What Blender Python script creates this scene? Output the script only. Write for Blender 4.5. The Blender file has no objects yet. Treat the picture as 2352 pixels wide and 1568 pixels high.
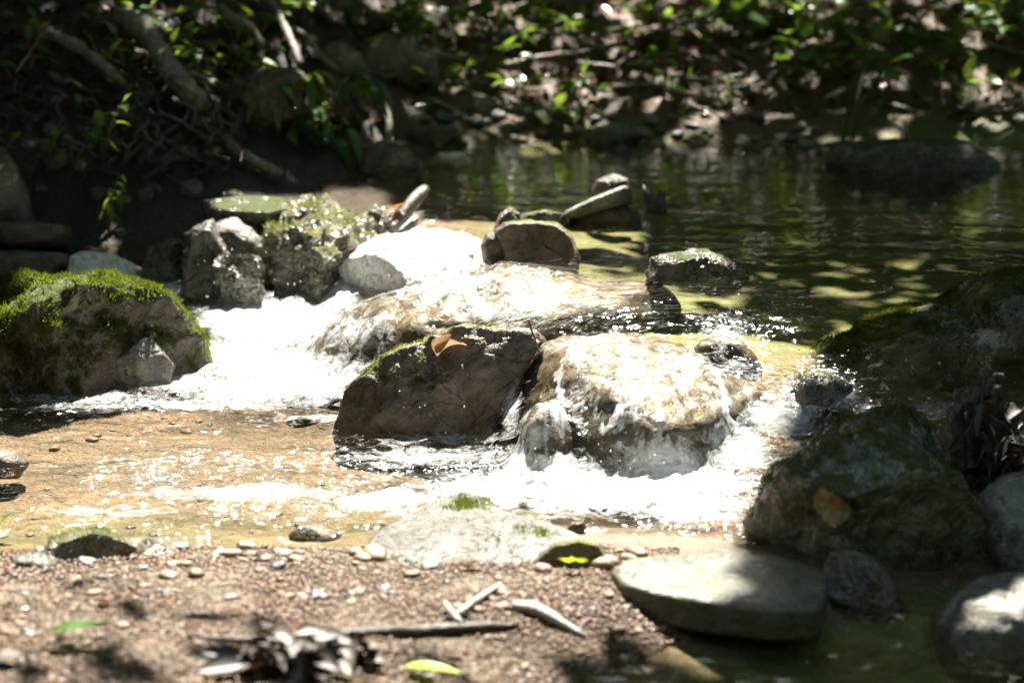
import bpy, bmesh, math, random
import numpy as np
from mathutils import Vector, noise as mnoise
from mathutils.bvhtree import BVHTree

random.seed(7)
RNG = np.random.default_rng(7)
SC = bpy.context.scene
COL = SC.collection
R = math.radians

# ------------------------------------------------------------------ camera, sky, sun, exposure
CAM_H, PITCH, LENS = 1.6, 14.0, 85.0
W, H = 2352.0, 1568.0                      # photograph coordinates used for the layout
FPX = W * LENS / 36.0
cam_d = bpy.data.cameras.new("camera")
cam = bpy.data.objects.new("camera", cam_d)
COL.objects.link(cam)
cam.location = (0, 0, CAM_H)
cam.rotation_euler = (R(90 - PITCH), 0, 0)
cam_d.lens = LENS
cam_d.sensor_width = 36.0
cam_d.clip_end = 500
cam_d.dof.use_dof = True
cam_d.dof.focus_distance = 5.75
cam_d.dof.aperture_fstop = 2.2
SC.camera = cam

SUN_EL, SUN_AZ = 61.0, 8.0                 # azimuth from +Y (straight ahead) towards +X
SUN = Vector((math.cos(R(SUN_EL)) * math.sin(R(SUN_AZ)), math.cos(R(SUN_EL)) * math.cos(R(SUN_AZ)), math.sin(R(SUN_EL))))
world = bpy.data.worlds.new("World")
SC.world = world
world.use_nodes = True
wn = world.node_tree
sky = wn.nodes.new("ShaderNodeTexSky")
sky.sky_type = 'NISHITA'
sky.sun_disc = False
sky.sun_elevation = R(SUN_EL)
sky.sun_rotation = R(SUN_AZ)
wn.links.new(sky.outputs[0], wn.nodes["Background"].inputs[0])
wn.nodes["Background"].inputs[1].default_value = 0.055

sun_d = bpy.data.lights.new("sun", 'SUN')
sun_d.energy = 5.0
sun_d.angle = R(0.53)
sun_d.color = (1.0, 0.94, 0.84)
sun = bpy.data.objects.new("sun", sun_d)
COL.objects.link(sun)
sun.rotation_euler = (-SUN).to_track_quat('-Z', 'Y').to_euler()

SC.view_settings.view_transform = 'Standard'
SC.view_settings.look = 'None'
SC.view_settings.exposure = 2.5
SC.view_settings.gamma = 1.0
SC.render.engine = 'CYCLES'
SC.cycles.use_denoising = True
SC.cycles.max_bounces = 7
SC.cycles.transparent_max_bounces = 10
SC.cycles.caustics_reflective = False
SC.cycles.caustics_refractive = False
SC.cycles.sample_clamp_indirect = 6.0
SC.cycles.sample_clamp_direct = 0.0

# ------------------------------------------------------------------ projection helpers
cp, sp = math.cos(R(PITCH)), math.sin(R(PITCH))
FWD = Vector((0, cp, -sp)); UP = Vector((0, sp, cp)); RIGHT = Vector((1, 0, 0)); EYE = Vector((0, 0, CAM_H))

def ray(px, py):
    return FWD + RIGHT * ((px - W / 2) / FPX) + UP * ((H / 2 - py) / FPX)

def on_z(px, py, z):
    d = ray(px, py)
    return EYE + d * ((z - CAM_H) / d.z)

def on_y(px, py, y):
    d = ray(px, py)
    return EYE + d * (y / d.y)

def to_px(P):
    """world points (n,3) to photograph coordinates"""
    P = np.asarray(P, float)
    q = P - np.array(EYE)
    dep = q @ np.array(FWD)
    return W / 2 + FPX * (q[:, 0] / dep), H / 2 - FPX * ((q @ np.array(UP)) / dep)

# ------------------------------------------------------------------ numpy noise
_perm = RNG.permutation(256)
_perm = np.concatenate([_perm, _perm, _perm])
_grad = RNG.normal(size=(256, 3)); _grad /= np.linalg.norm(_grad, axis=1)[:, None]

def perlin(P):
    P = np.asarray(P, float)
    i = np.floor(P).astype(int); f = P - i
    i &= 255
    u = f * f * f * (f * (f * 6 - 15) + 10)
    out = 0
    for dx in (0, 1):
        for dy in (0, 1):
            for dz in (0, 1):
                h = _perm[_perm[_perm[i[:, 0] + dx] + i[:, 1] + dy] + i[:, 2] + dz]
                g = _grad[h]
                d = ((f - np.array((dx, dy, dz))) * g).sum(1)
                w = (u[:, 0] if dx else 1 - u[:, 0]) * (u[:, 1] if dy else 1 - u[:, 1]) * (u[:, 2] if dz else 1 - u[:, 2])
                out = out + d * w
    return out

def fbm(P, octv=4, gain=0.5, ridged=False):
    P = np.asarray(P, float)
    a, s, out = 1.0, 1.0, 0
    for o in range(octv):
        n = perlin(P * s + o * 17.3)
        if ridged: n = 0.5 - np.abs(n) * 2
        out = out + a * n
        a *= gain; s *= 2.03
    return out

class RBF:
    def __init__(self, pts):
        self.p = np.array([q[:2] for q in pts], float); z = np.array([q[2] for q in pts], float)
        n = len(z)
        A = np.zeros((n + 1, n + 1)); A[:n, :n] = np.hypot(*(self.p[:, None] - self.p[None]).transpose(2, 0, 1))
        A[:n, :n] += -1e-3 * np.eye(n)
        A[n, :n] = A[:n, n] = 1
        self.w = np.linalg.solve(A, np.append(z, 0))
    def __call__(self, x, y):
        x = np.asarray(x, float); y = np.asarray(y, float)
        out = np.full(x.shape, self.w[-1])
        for (a, b), w in zip(self.p, self.w[:-1]):
            out = out + w * np.sqrt((x - a) ** 2 + (y - b) ** 2 + 0.0009)
        return out

# ------------------------------------------------------------------ object helpers
def tag(o, label=None, cat=None, group=None, kind=None):
    if label: o['label'] = label
    if cat: o['category'] = cat
    if group: o['group'] = group
    if kind: o['kind'] = kind
    return o

def obj(name, verts, faces, mat=None, parent=None, smooth=True):
    me = bpy.data.meshes.new(name)
    verts = np.asarray(verts, dtype=np.float32)
    if isinstance(faces, np.ndarray) and faces.ndim == 2:
        n, k = faces.shape
        me.vertices.add(len(verts)); me.vertices.foreach_set("co", verts.ravel())
        me.loops.add(n * k); me.loops.foreach_set("vertex_index", faces.astype(np.int32).ravel())
        me.polygons.add(n); me.polygons.foreach_set("loop_start", np.arange(n, dtype=np.int32) * k)
        me.polygons.foreach_set("loop_total", np.full(n, k, dtype=np.int32))
        me.update(calc_edges=True)
    else:
        me.from_pydata([tuple(v) for v in verts], [], [tuple(f) for f in faces])
    me.polygons.foreach_set("use_smooth", np.full(len(me.polygons), smooth))
    if mat: me.materials.append(mat)
    o = bpy.data.objects.new(name, me)
    COL.objects.link(o)
    if parent: o.parent = parent
    return o

def empty(name, loc=(0, 0, 0)):
    o = bpy.data.objects.new(name, None); COL.objects.link(o)
    o.location = loc; o.empty_display_size = .05
    return o

def attr(o, name, vals):
    a = o.data.attributes.new(name, 'FLOAT', 'POINT')
    a.data.foreach_set("value", np.asarray(vals, dtype=np.float32))

class MB:
    """collects shapes into one mesh"""
    def __init__(self): self.v = []; self.f = []; self.n = 0; self.t = []
    def add(self, verts, faces, tint=0.5):
        b = self.n
        self.v.append(np.asarray(verts, float)); self.n += len(verts)
        self.f += [tuple(i + b for i in f) for f in faces]
        self.t += [tint] * len(verts)
    def build(self, name, mat, parent=None, smooth=True, origin=None):
        v = np.concatenate(self.v)
        if origin is not None: v = v - np.array(origin)
        o = obj(name, v, self.f, mat, parent, smooth)
        attr(o, "tint", self.t)
        return o

# ------------------------------------------------------------------ materials
class NT:
    def __init__(self, name):
        self.m = bpy.data.materials.new(name); self.m.use_nodes = True
        self.t = self.m.node_tree; self.t.nodes.clear()
    def n(self, typ, inp=None, **kw):
        nd = self.t.nodes.new(typ)
        for k, v in kw.items(): setattr(nd, k, v)
        for k, v in (inp or {}).items():
            s = nd.inputs[k]
            if isinstance(v, bpy.types.NodeSocket): self.t.links.new(v, s)
            else: s.default_value = v
        return nd
    def out(self, sock):
        o = self.t.nodes.new("ShaderNodeOutputMaterial"); self.t.links.new(sock, o.inputs[0]); return self.m
    def coord(self, which="Object"):
        return self.n("ShaderNodeTexCoord").outputs[which]
    def noise(self, vec, scale, detail=4, rough=.6, dist=0):
        return self.n("ShaderNodeTexNoise", {"Vector": vec, "Scale": scale, "Detail": detail, "Roughness": rough, "Distortion": dist}).outputs["Fac"]
    def ramp(self, fac, stops, interp='LINEAR'):
        r = self.n("ShaderNodeValToRGB", {"Fac": fac}); r.color_ramp.interpolation = interp
        e = r.color_ramp.elements
        while len(e) < len(stops): e.new(0.5)
        for i, (p, c) in enumerate(stops):
            e[i].position = p
            e[i].color = (c, c, c, 1) if isinstance(c, (int, float)) else (*c, 1)
        return r.outputs["Color"]
    def mix(self, fac, a, b, blend='MIX'):
        m = self.n("ShaderNodeMix", data_type='RGBA', blend_type=blend)
        for i, v in ((0, fac), (6, a), (7, b)):
            s = m.inputs[i]
            if isinstance(v, bpy.types.NodeSocket): self.t.links.new(v, s)
            else: s.default_value = v if i == 0 else (*v, 1)
        return m.outputs[2]
    def math(self, op, a, b=0.0, clamp=False):
        m = self.n("ShaderNodeMath", operation=op, use_clamp=clamp)
        for i, v in ((0, a), (1, b)):
            if isinstance(v, bpy.types.NodeSocket): self.t.links.new(v, m.inputs[i])
            else: m.inputs[i].default_value = v
        return m.outputs[0]
    def bump(self, h, strength, dist, normal=None):
        d = {"Height": h, "Strength": strength, "Distance": dist}
        if normal is not None: d["Normal"] = normal
        return self.n("ShaderNodeBump", d).outputs[0]

def scale_vec(nt, vec, s):
    return nt.n("ShaderNodeVectorMath", {0: vec, 1: s}, operation='MULTIPLY').outputs[0]

def rock_mat(name, c1, c2, c3, moss=0.0, mossc=((.035, .05, .008), (.10, .13, .02)), rough=(.35, .8), lichen=0.0, strata=0.0,
             lichenc=(.50, .48, .42), spots=(), bump=1.0, spec=.5, glint=0.0, crack=.35, vein=0.0):
    nt = NT(name)
    co = nt.coord("Object")
    n1 = nt.noise(co, 7, 6, .65, .4)
    n2 = nt.noise(co, 38, 5, .7)
    n3 = nt.noise(co, 150, 3, .7)
    col = nt.ramp(n1, [(.32, c1), (.5, c2), (.68, c3)])
    col = nt.mix(nt.ramp(n2, [(.35, .7), (.5, 0.0)]), col, tuple(x * .45 for x in c1))
    col = nt.mix(nt.ramp(n3, [(.55, 0.0), (.75, .6)]), col, tuple(min(1, x * 1.6) for x in c3))
    h = nt.math('ADD', nt.math('MULTIPLY', n1, 1.0), nt.math('MULTIPLY', n2, .5))
    if strata:
        st = nt.noise(scale_vec(nt, nt.n('ShaderNodeVectorMath', {0: co, 1: nt.n('ShaderNodeTexNoise', {'Vector': co, 'Scale': 6.0, 'Detail': 3.0}).outputs['Color']}, operation='MULTIPLY_ADD').outputs[0] if False else nt.n('ShaderNodeMapping', {'Vector': co, 'Rotation': (.35, .5, .2)}).outputs[0], (5, 7, 15)), 1.0, 6, .7, 1.6)
        h = nt.math('ADD', h, nt.math('MULTIPLY', st, strata))
        col = nt.mix(nt.ramp(st, [(.45, .55), (.55, 0)]), col, tuple(x * .5 for x in c1))
    h = nt.math('ADD', h, nt.math('MULTIPLY', n3, .16))
    if lichen:
        v = nt.noise(co, 13, 6, .75, .35)
        lf = nt.ramp(v, [(.62 - .12 * lichen, 0.0), (.66 - .12 * lichen, .85)])
        col = nt.mix(lf, col, lichenc)
    if vein:
        vn = nt.math('ABSOLUTE', nt.math('SUBTRACT', nt.noise(co, 5.5, 6, .65, .5), .5))
        col = nt.mix(nt.math('MULTIPLY', nt.ramp(vn, [(.0, 1.0), (.022, 0.0)]), nt.ramp(nt.noise(co, 9, 4, .7), [(.47, 0), (.55, vein)])), col, lichenc)
    for (cx, cy, cz, r, c) in spots:
        d = nt.n("ShaderNodeVectorMath", {0: co, 1: (cx, cy, cz)}, operation='DISTANCE', name='spot').outputs["Value"]
        d = nt.math('ADD', d, nt.math('MULTIPLY', nt.math('SUBTRACT', nt.noise(co, 26, 5, .7), .5), r * .8))
        col = nt.mix(nt.ramp(nt.math('DIVIDE', d, r * 2.5), [(.55, .8), (.60, 0)]), col, (.018, .018, .010))
        col = nt.mix(nt.ramp(nt.math('DIVIDE', d, r * 2), [(.47, 1.0), (.5, 0)]), col, c)
    rg = nt.ramp(n2, [(.35, rough[0]), (.65, rough[1])])
    if moss:
        g = nt.n("ShaderNodeNewGeometry")
        nz = nt.n("ShaderNodeSeparateXYZ", {0: g.outputs["Normal"]}).outputs[2]
        mm = nt.math('ADD', nt.math('MULTIPLY', nz, .55), nt.noise(co, 9, 6, .7, .5))
        mf = nt.ramp(mm, [(1.12 - .5 * moss, 0.0), (1.22 - .5 * moss, 1.0)])
        mcol = nt.ramp(nt.noise(co, 60, 4, .7), [(.35, mossc[0]), (.65, mossc[1])])
        col = nt.mix(mf, col, mcol)
        rg = nt.mix(mf, rg, (.9, .9, .9))
        h = nt.math('ADD', h, nt.math('MULTIPLY', mf, nt.math('MULTIPLY', nt.noise(co, 220, 3, .8), .9)))
    if crack:
        wv = nt.n("ShaderNodeVectorMath", {0: nt.n("ShaderNodeTexNoise", {"Vector": co, "Scale": 5.0, "Detail": 4.0}).outputs["Color"], 1: (.22, .22, .22), 2: co}, operation='MULTIPLY_ADD').outputs[0]
        ck = nt.n("ShaderNodeTexVoronoi", {"Vector": scale_vec(nt, wv, (1, 1, 1.8)), "Scale": 6.5}, feature='DISTANCE_TO_EDGE').outputs["Distance"]
        cm = nt.math('MULTIPLY', nt.ramp(ck, [(.0, 1.0), (.022, 0.0)]), nt.ramp(nt.noise(co, 6, 4), [(.52, 0.0), (.62, crack)]))
        col = nt.mix(cm, col, tuple(x * .25 for x in c1))
        h = nt.math('SUBTRACT', h, nt.math('MULTIPLY', cm, .9))
    if glint: h = nt.math('ADD', h, nt.math('MULTIPLY', nt.noise(co, 80, 1, .4), glint))
    b = nt.bump(h, .9 * bump, .012)
    p = nt.n("ShaderNodeBsdfPrincipled", {"Base Color": col, "Roughness": rg, "Normal": b, "Specular IOR Level": spec})
    return nt.out(p.outputs[0])

def leaf_mat(name, ca, cb, trans=.45, rough=.35, spec=.5):
    nt = NT(name)
    a = nt.n("ShaderNodeAttribute", attribute_name="tint").outputs["Fac"]
    co = nt.coord("Object")
    col = nt.ramp(a, [(0, ca), (1, cb)])
    col = nt.mix(nt.ramp(nt.noise(co, 60, 3), [(.3, .35), (.7, 0)]), col, tuple(x * .5 for x in ca))
    p = nt.n("ShaderNodeBsdfPrincipled", {"Base Color": col, "Roughness": rough, "Specular IOR Level": spec,
                                          "Normal": nt.bump(nt.noise(co, 90, 2), .3, .004)})
    tcol = nt.mix(.5, col, (.30, .42, .03) if ca[1] > ca[0] else col)
    tr = nt.n("ShaderNodeBsdfTranslucent", {"Color": tcol})
    m = nt.n("ShaderNodeMixShader", {0: trans, 1: p.outputs[0], 2: tr.outputs[0]})
    return nt.out(m.outputs[0])

def bark_mat(name, c1, c2, moss=0.0, rough=.6):
    nt = NT(name)
    co = nt.coord("Object")
    n1 = nt.noise(co, 30, 5, .7, .6); n2 = nt.noise(co, 140, 4, .7)
    col = nt.ramp(n1, [(.35, c1), (.65, c2)])
    col = nt.mix(nt.ramp(n2, [(.4, .6), (.55, 0)]), col, tuple(x * .4 for x in c1))
    if moss:
        col = nt.mix(nt.ramp(nt.noise(co, 12, 4, .7), [(.62 - .2 * moss, 0), (.7 - .2 * moss, 1)]), col, (.07, .09, .015))
    p = nt.n("ShaderNodeBsdfPrincipled", {"Base Color": col, "Roughness": rough,
             "Normal": nt.bump(nt.math('ADD', n1, nt.math('MULTIPLY', n2, .4)), .8, .008)})
    return nt.out(p.outputs[0])

M = {}
M['grey'] = rock_mat('grey_rock', (.10, .095, .08), (.20, .185, .155), (.33, .31, .27), rough=(.25, .7), strata=.25)
M['wet'] = rock_mat('wet_rock', (.05, .045, .035), (.12, .105, .08), (.22, .20, .17), rough=(.14, .3), strata=.2, bump=1.3, moss=.25, glint=.5)
M['wetmoss'] = rock_mat('wet_mossy_rock', (.10, .09, .065), (.22, .20, .15), (.42, .39, .33), rough=(.14, .3), strata=.15, bump=1.6, moss=.40, glint=1.1,
                        mossc=((.07, .075, .012), (.24, .25, .06)))
M['dark'] = rock_mat('dark_rock', (.035, .03, .02), (.085, .07, .05), (.15, .13, .10), rough=(.3, .7), strata=.3, moss=.2)
M['brown'] = rock_mat('brown_rock', (.06, .045, .03), (.13, .10, .07), (.22, .18, .135), rough=(.25, .6), strata=.5, moss=.28,
                      mossc=((.06, .07, .01), (.22, .24, .03)))
M['mossy'] = rock_mat('mossy_boulder', (.07, .058, .046), (.15, .125, .10), (.27, .24, .21), rough=(.4, .85), moss=.85, strata=.3,
                      mossc=((.025, .032, .006), (.10, .12, .02)))
M['darkmoss'] = rock_mat('dark_mossy_boulder', (.07, .065, .048), (.14, .13, .10), (.25, .24, .195), rough=(.4, .85), moss=.58, lichen=.36,
                         mossc=((.03, .038, .008), (.10, .11, .022)))
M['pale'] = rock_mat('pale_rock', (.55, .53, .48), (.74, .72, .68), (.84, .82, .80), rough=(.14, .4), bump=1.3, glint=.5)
M['paleslab'] = rock_mat('pale_slab', (.045, .04, .03), (.10, .093, .078), (.22, .21, .185), rough=(.16, .45), bump=1.6, moss=.10, glint=.5,
                         mossc=((.08, .09, .015), (.25, .28, .05)))
M['flat'] = rock_mat('smooth_slab', (.045, .05, .032), (.072, .078, .052), (.115, .118, .092), rough=(.14, .4), bump=1.1, crack=0)
M['film'] = rock_mat('submerged_rock', (.036, .030, .019), (.068, .056, .036), (.115, .096, .066), rough=(.3, .7), bump=.7, moss=.12, crack=0,
                     mossc=((.06, .055, .012), (.14, .14, .04)))
M['barkgrey'] = bark_mat('grey_root_bark', (.12, .10, .08), (.34, .30, .25), moss=.25)
M['barkdark'] = bark_mat('dark_bark', (.025, .02, .015), (.09, .07, .05), rough=.35)
M['twig'] = bark_mat('twig_bark', (.10, .07, .05), (.26, .19, .14))
M['paletwig'] = bark_mat('pale_driftwood', (.22, .20, .18), (.5, .47, .43), rough=.4)
M['leaf'] = leaf_mat('green_leaf', (.05, .125, .03), (.13, .26, .06))
M['leafbright'] = leaf_mat('bright_green_leaf', (.07, .16, .015), (.20, .34, .03), .5)
M['leafyellow'] = leaf_mat('yellow_leaf', (.5, .42, .03), (.65, .55, .05), .4)
M['leaflime'] = leaf_mat('lime_leaf', (.35, .50, .03), (.50, .62, .06), .4)
M['leafbrown'] = leaf_mat('dry_brown_leaf', (.045, .023, .011), (.17, .10, .06), .3, .22)
M['leaftan'] = leaf_mat('tan_curled_leaf', (.34, .20, .11), (.46, .30, .18), .35, .4)
M['leaforange'] = leaf_mat('orange_leaf', (.55, .12, .02), (.6, .16, .02), .4)
M['leafdark'] = leaf_mat('rotten_leaf', (.014, .011, .008), (.085, .058, .038), .05, .5)
M['canopy'] = leaf_mat('canopy_leaf', (.03, .075, .012), (.07, .15, .02), .6)
M['mosstuft'] = leaf_mat('moss_tuft', (.036, .038, .008), (.125, .13, .024), .3, .7, .2)
M['mossdark'] = leaf_mat('shaded_moss_tuft', (.03, .036, .006), (.10, .10, .02), .3, .7, .2)
M['grass'] = leaf_mat('grass_blade', (.03, .08, .02), (.10, .18, .04), .4)

def ground_mat():
    nt = NT('gravel_and_soil')
    co = nt.coord("Object")
    wet = nt.n("ShaderNodeAttribute", attribute_name="soil").outputs["Fac"]
    v = nt.n("ShaderNodeTexVoronoi", {"Vector": co, "Scale": 95.0})
    v2 = nt.n("ShaderNodeTexVoronoi", {"Vector": co, "Scale": 45.0})
    n1 = nt.noise(co, 5, 5, .65); n2 = nt.noise(co, 60, 4, .7)
    gcol = nt.mix(.55, nt.ramp(n2, [(.3, (.068, .044, .026)), (.5, (.13, .088, .054)), (.7, (.19, .138, .092))]),
                  nt.ramp(nt.n("ShaderNodeSeparateColor", {0: v.outputs["Color"]}).outputs[0], [(0, (.06, .037, .021)), (.5, (.16, .105, .06)), (1, (.25, .18, .12))]))
    gcol = nt.mix(nt.ramp(n1, [(.35, .5), (.6, 0)]), gcol, (.085, .062, .030))
    scol = nt.ramp(n2, [(.3, (.035, .02, .009)), (.55, (.10, .062, .03)), (.75, (.17, .115, .065))])
    alg = nt.n("ShaderNodeAttribute", attribute_name="algae").outputs["Fac"]
    acol = nt.ramp(nt.noise(scale_vec(nt, co, (1, 2.2, 1)), 7, 5, .7), [(.3, (.075, .075, .024)), (.5, (.11, .13, .034)), (.72, (.16, .22, .045))])
    gcol = nt.mix(nt.ramp(nt.noise(scale_vec(nt, co, (1.6, 3.2, 1)), 2.2, 5, .65, .8), [(.42, 0.0), (.62, .75)]), gcol, (.055, .045, .022))
    gcol = nt.mix(alg, gcol, acol)
    sshade = nt.n("ShaderNodeAttribute", attribute_name="soil_shade").outputs["Fac"]
    scol = nt.mix(sshade, scol, nt.ramp(n2, [(.3, (.006, .005, .004)), (.55, (.018, .013, .009)), (.75, (.04, .03, .02))]))  # near-black mix: dark soil plus painted shade of the left bank
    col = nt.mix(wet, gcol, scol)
    h = nt.math('ADD', nt.math('MULTIPLY', v.outputs["Distance"], -.5), nt.math('ADD', nt.math('MULTIPLY', v2.outputs["Distance"], -.5), n2))
    p = nt.n("ShaderNodeBsdfPrincipled", {"Base Color": col, "Roughness": nt.ramp(n2, [(.3, .35), (.7, .85)]), "Normal": nt.bump(h, .9, .012)})
    return nt.out(p.outputs[0])

def water_mat():
    nt = NT('stream_water')
    co = nt.coord("Object")
    foam = nt.n("ShaderNodeAttribute", attribute_name="foam").outputs["Fac"]
    turb = nt.n("ShaderNodeAttribute", attribute_name="turb").outputs["Fac"]
    sv = scale_vec(nt, co, (.75, 1.0, .6))
    a = nt.noise(sv, 14, 1, .4, .8)
    b = nt.noise(sv, 38, 0, .5, .5)
    c = nt.noise(sv, 85, 0, .5, .3)
    h = nt.math('ADD', nt.math('MULTIPLY', a, .55), nt.math('ADD', nt.math('MULTIPLY', b, .24), nt.math('MULTIPLY', c, .10)))
    bn = nt.n("ShaderNodeBump", {"Height": h, "Strength": 1.0, "Distance": nt.math('MULTIPLY', turb, .055)}).outputs[0]
    gl = nt.n("ShaderNodeBsdfGlossy", {"Color": (1, 1, 1, 1), "Roughness": nt.math('ADD', .05, nt.math('MULTIPLY', turb, .16, True)), "Normal": bn})
    tr = nt.n("ShaderNodeBsdfTransparent", {"Color": (.90, .85, .76, 1)})
    bf = nt.n("ShaderNodeBump", {"Height": h, "Strength": 1.0, "Distance": nt.math('MULTIPLY', turb, .045)}).outputs[0]
    gi = nt.n("ShaderNodeNewGeometry").outputs["Incoming"]
    cosi = nt.math('ABSOLUTE', nt.n("ShaderNodeVectorMath", {0: gi, 1: bf}, operation='DOT_PRODUCT').outputs["Value"])
    fres = nt.math('ADD', nt.math('MULTIPLY', nt.math('POWER', nt.math('SUBTRACT', 1.0, cosi, True), 5.0), .98), .022)
    wsh = nt.n("ShaderNodeMixShader", {0: fres, 1: tr.outputs[0], 2: gl.outputs[0]})
    fn = nt.noise(scale_vec(nt, co, (.7, 1, 1)), 30, 8, .8, 1.2)
    fm = nt.math('ADD', foam, nt.math('SUBTRACT', nt.math('MULTIPLY', fn, 2.3), 1.15))
    fm = nt.ramp(fm, [(.22, 0.0), (.5, .35), (.95, .93)])
    fb = nt.bump(nt.math('ADD', fn, nt.math('MULTIPLY', c, .6)), .8, .02)
    fs = nt.n("ShaderNodeBsdfPrincipled", {"Base Color": (.82, .84, .84, 1), "Roughness": .35, "Normal": fb})
    m = nt.n("ShaderNodeMixShader", {0: fm, 1: wsh.outputs[0], 2: fs.outputs[0]})
    return nt.out(m.outputs[0])
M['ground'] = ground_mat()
M['water'] = water_mat()

# ------------------------------------------------------------------ terrain and water levels
LEV = []      # (x, y, water level)
BED = []      # (x, y, ground height)
def wpt(px, py, z, depth):
    p = on_z(px, py, z); LEV.append((p.x, p.y, z)); BED.append((p.x, p.y, z - depth))
def lpt(px, py, z):
    p = on_z(px, py, z); BED.append((p.x, p.y, z))
U = .26
for q in [(1000, 400, .09), (1300, 400, .12), (1700, 390, .12), (2300, 430, .12), (1020, 470, .06), (1300, 540, .08), (1700, 540, .14),
          (2300, 540, .16), (1500, 660, .12), (1800, 660, .14), (2200, 640, .14), (1720, 715, .12)]:
    wpt(q[0], q[1], U, q[2])
for q in [(1850, 745, .25, .1), (1250, 765, .235, .08), (1450, 770, .235, .1), (1600, 795, .225, .1), (1780, 820, .20, .1),
          (1830, 860, .16, .08), (1900, 915, .13, .06), (1760, 960, .09, .06), (1690, 1020, .04, .05), (1620, 1080, .005, .06),
          (2100, 930, .125, .08), (2340, 930, .125, .08), (2250, 1000, .08, .05),
          (1180, 1040, 0, .07), (1400, 1085, 0, .08), (1520, 1085, 0, .08),
          (0, 900, 0, .05), (-300, 950, 0, .06), (-300, 1150, 0, .06), (0, 1050, 0, .06), (0, 1180, 0, .05), (300, 950, 0, .06), (300, 1100, 0, .07),
          (600, 1000, 0, .06), (600, 1150, 0, .07), (900, 1010, 0, .07), (900, 1130, 0, .06), (1200, 1120, 0, .06), (1500, 1150, 0, .05), (1650, 1180, 0, .04),
          (1100, 1060, 0, .06), (1000, 992, .0, .07), (1130, 1000, .0, .07), (870, 975, 0, .07),
          (600, 720, .045, .07), (480, 720, .05, .07), (700, 800, .03, .06), (560, 830, .015, .06), (420, 880, .0, .05), (700, 900, .0, .06), (380, 660, .075, .06),
          (200, 655, .08, .03), (760, 680, .085, .08), (780, 620, .13, .08), (900, 560, .20, .08), (940, 510, .24, .07),
          (1100, 660, .19, .1), (950, 760, .09, .1), (780, 830, .02, .06), (1150, 740, .2, .1),
          (1650, 1500, -.03, .05), (1900, 1480, -.03, .06), (2300, 1560, -.03, .06), (2200, 1300, -.015, .04), (2120, 1390, -.025, .04), (1500, 1600, -.03, .05), (2300, 1700, -.03, .05)]:
    wpt(*q)
# gravel bar in front
for q in [(-300, 1270, .02), (0, 1285, .012), (300, 1285, .012), (600, 1275, .008), (820, 1270, .006), (1000, 1300, .02), (1200, 1330, .025), (1380, 1330, .02), (300, 1350, .045),
          (700, 1370, .05), (0, 1400, .06), (500, 1480, .08), (0, 1568, .09), (900, 1500, .06), (1150, 1420, .035), (1350, 1400, .018), (1480, 1420, -.012),
          (1250, 1510, -.012), (1050, 1600, .0), (700, 1650, .08), (-300, 1600, .1), (1560, 1330, .0), (1500, 1240, .0), (1650, 1245, .0), (1400, 1225, -.005),
          (1900, 1330, -.02)]:
    lpt(*q)
LEV += [(p[0], p[1], 0) for p in [(-2.5, 6), (-2.5, 5)]] + [(3, 5.6, .15), (3, 6.5, U), (3, 8, U), (3.5, 4, -.03), (0, 2.5, -.03), (-1.6, 7.4, .1), (-1, 7.5, .2), (-.3, 8.0, U), (1.5, 8.3, U), (-3, 7.5, .1)]
# right bank, left cut bank, far bank
BED += [(1.5, 5.35, .02), (1.9, 5.6, .25), (2.4, 5.2, .35), (2.4, 4.3, .25), (2.0, 4.5, .1), (3.5, 5, .6), (3.5, 4, .4),
        (2.6, 6.6, .12), (3.2, 7.4, .12), (4.5, 6.5, .3),
        (-.45, 8.0, U + .01), (0, 8.2, U + .01), (.5, 8.2, U + .01), (1.0, 8.2, U + .01), (1.6, 8.15, U + .01), (2.2, 8.15, U + .02), (3, 8.2, U + .05),
        (-.4, 8.45, .42), (.1, 8.5, .36), (.7, 8.55, .38), (1.3, 8.5, .38), (2, 8.5, .40), (3, 8.6, .45),
        (-.4, 9.0, .62), (.2, 9.1, .56), (.9, 9.1, .56), (1.6, 9.1, .58), (2.4, 9.1, .6),
        (-.4, 9.8, .85), (.4, 10, .85), (1.2, 10, .85), (2.4, 10, .9), (0, 12, 1.5), (2, 12, 1.5), (4, 12, 1.8), (4, 9, .8),
        (-.75, 7.55, .27), (-.65, 7.9, .42), (-.7, 8.2, .6), (-1.0, 8.4, .75), (-.8, 9.1, .85),
        (-1.05, 7.3, .22), (-1.35, 7.2, .12), (-1.7, 7.15, .1), (-2.1, 7.1, .15), (-1.05, 7.65, .46), (-1.35, 7.55, .5), (-1.75, 7.5, .55),
        (-1.3, 7.95, .66), (-1.75, 7.9, .75), (-1.4, 8.5, .86), (-2, 8.5, .95), (-1.2, 9.5, 1.05), (-2, 9.5, 1.2), (-2.4, 7, .4), (-3, 7.5, 1.0), (-3, 9, 1.5), (-2, 12, 2),
        (-2.2, 6.4, .1), (-2.8, 6, .35), (-2.8, 5, .3), (-2.6, 4, .2), (-3.5, 5, .7), (0, 2.5, .05), (-1.5, 2.5, .15), (2.2, 2.6, .15)]
lev_f = RBF(LEV)
bed_f = RBF(BED)

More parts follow.
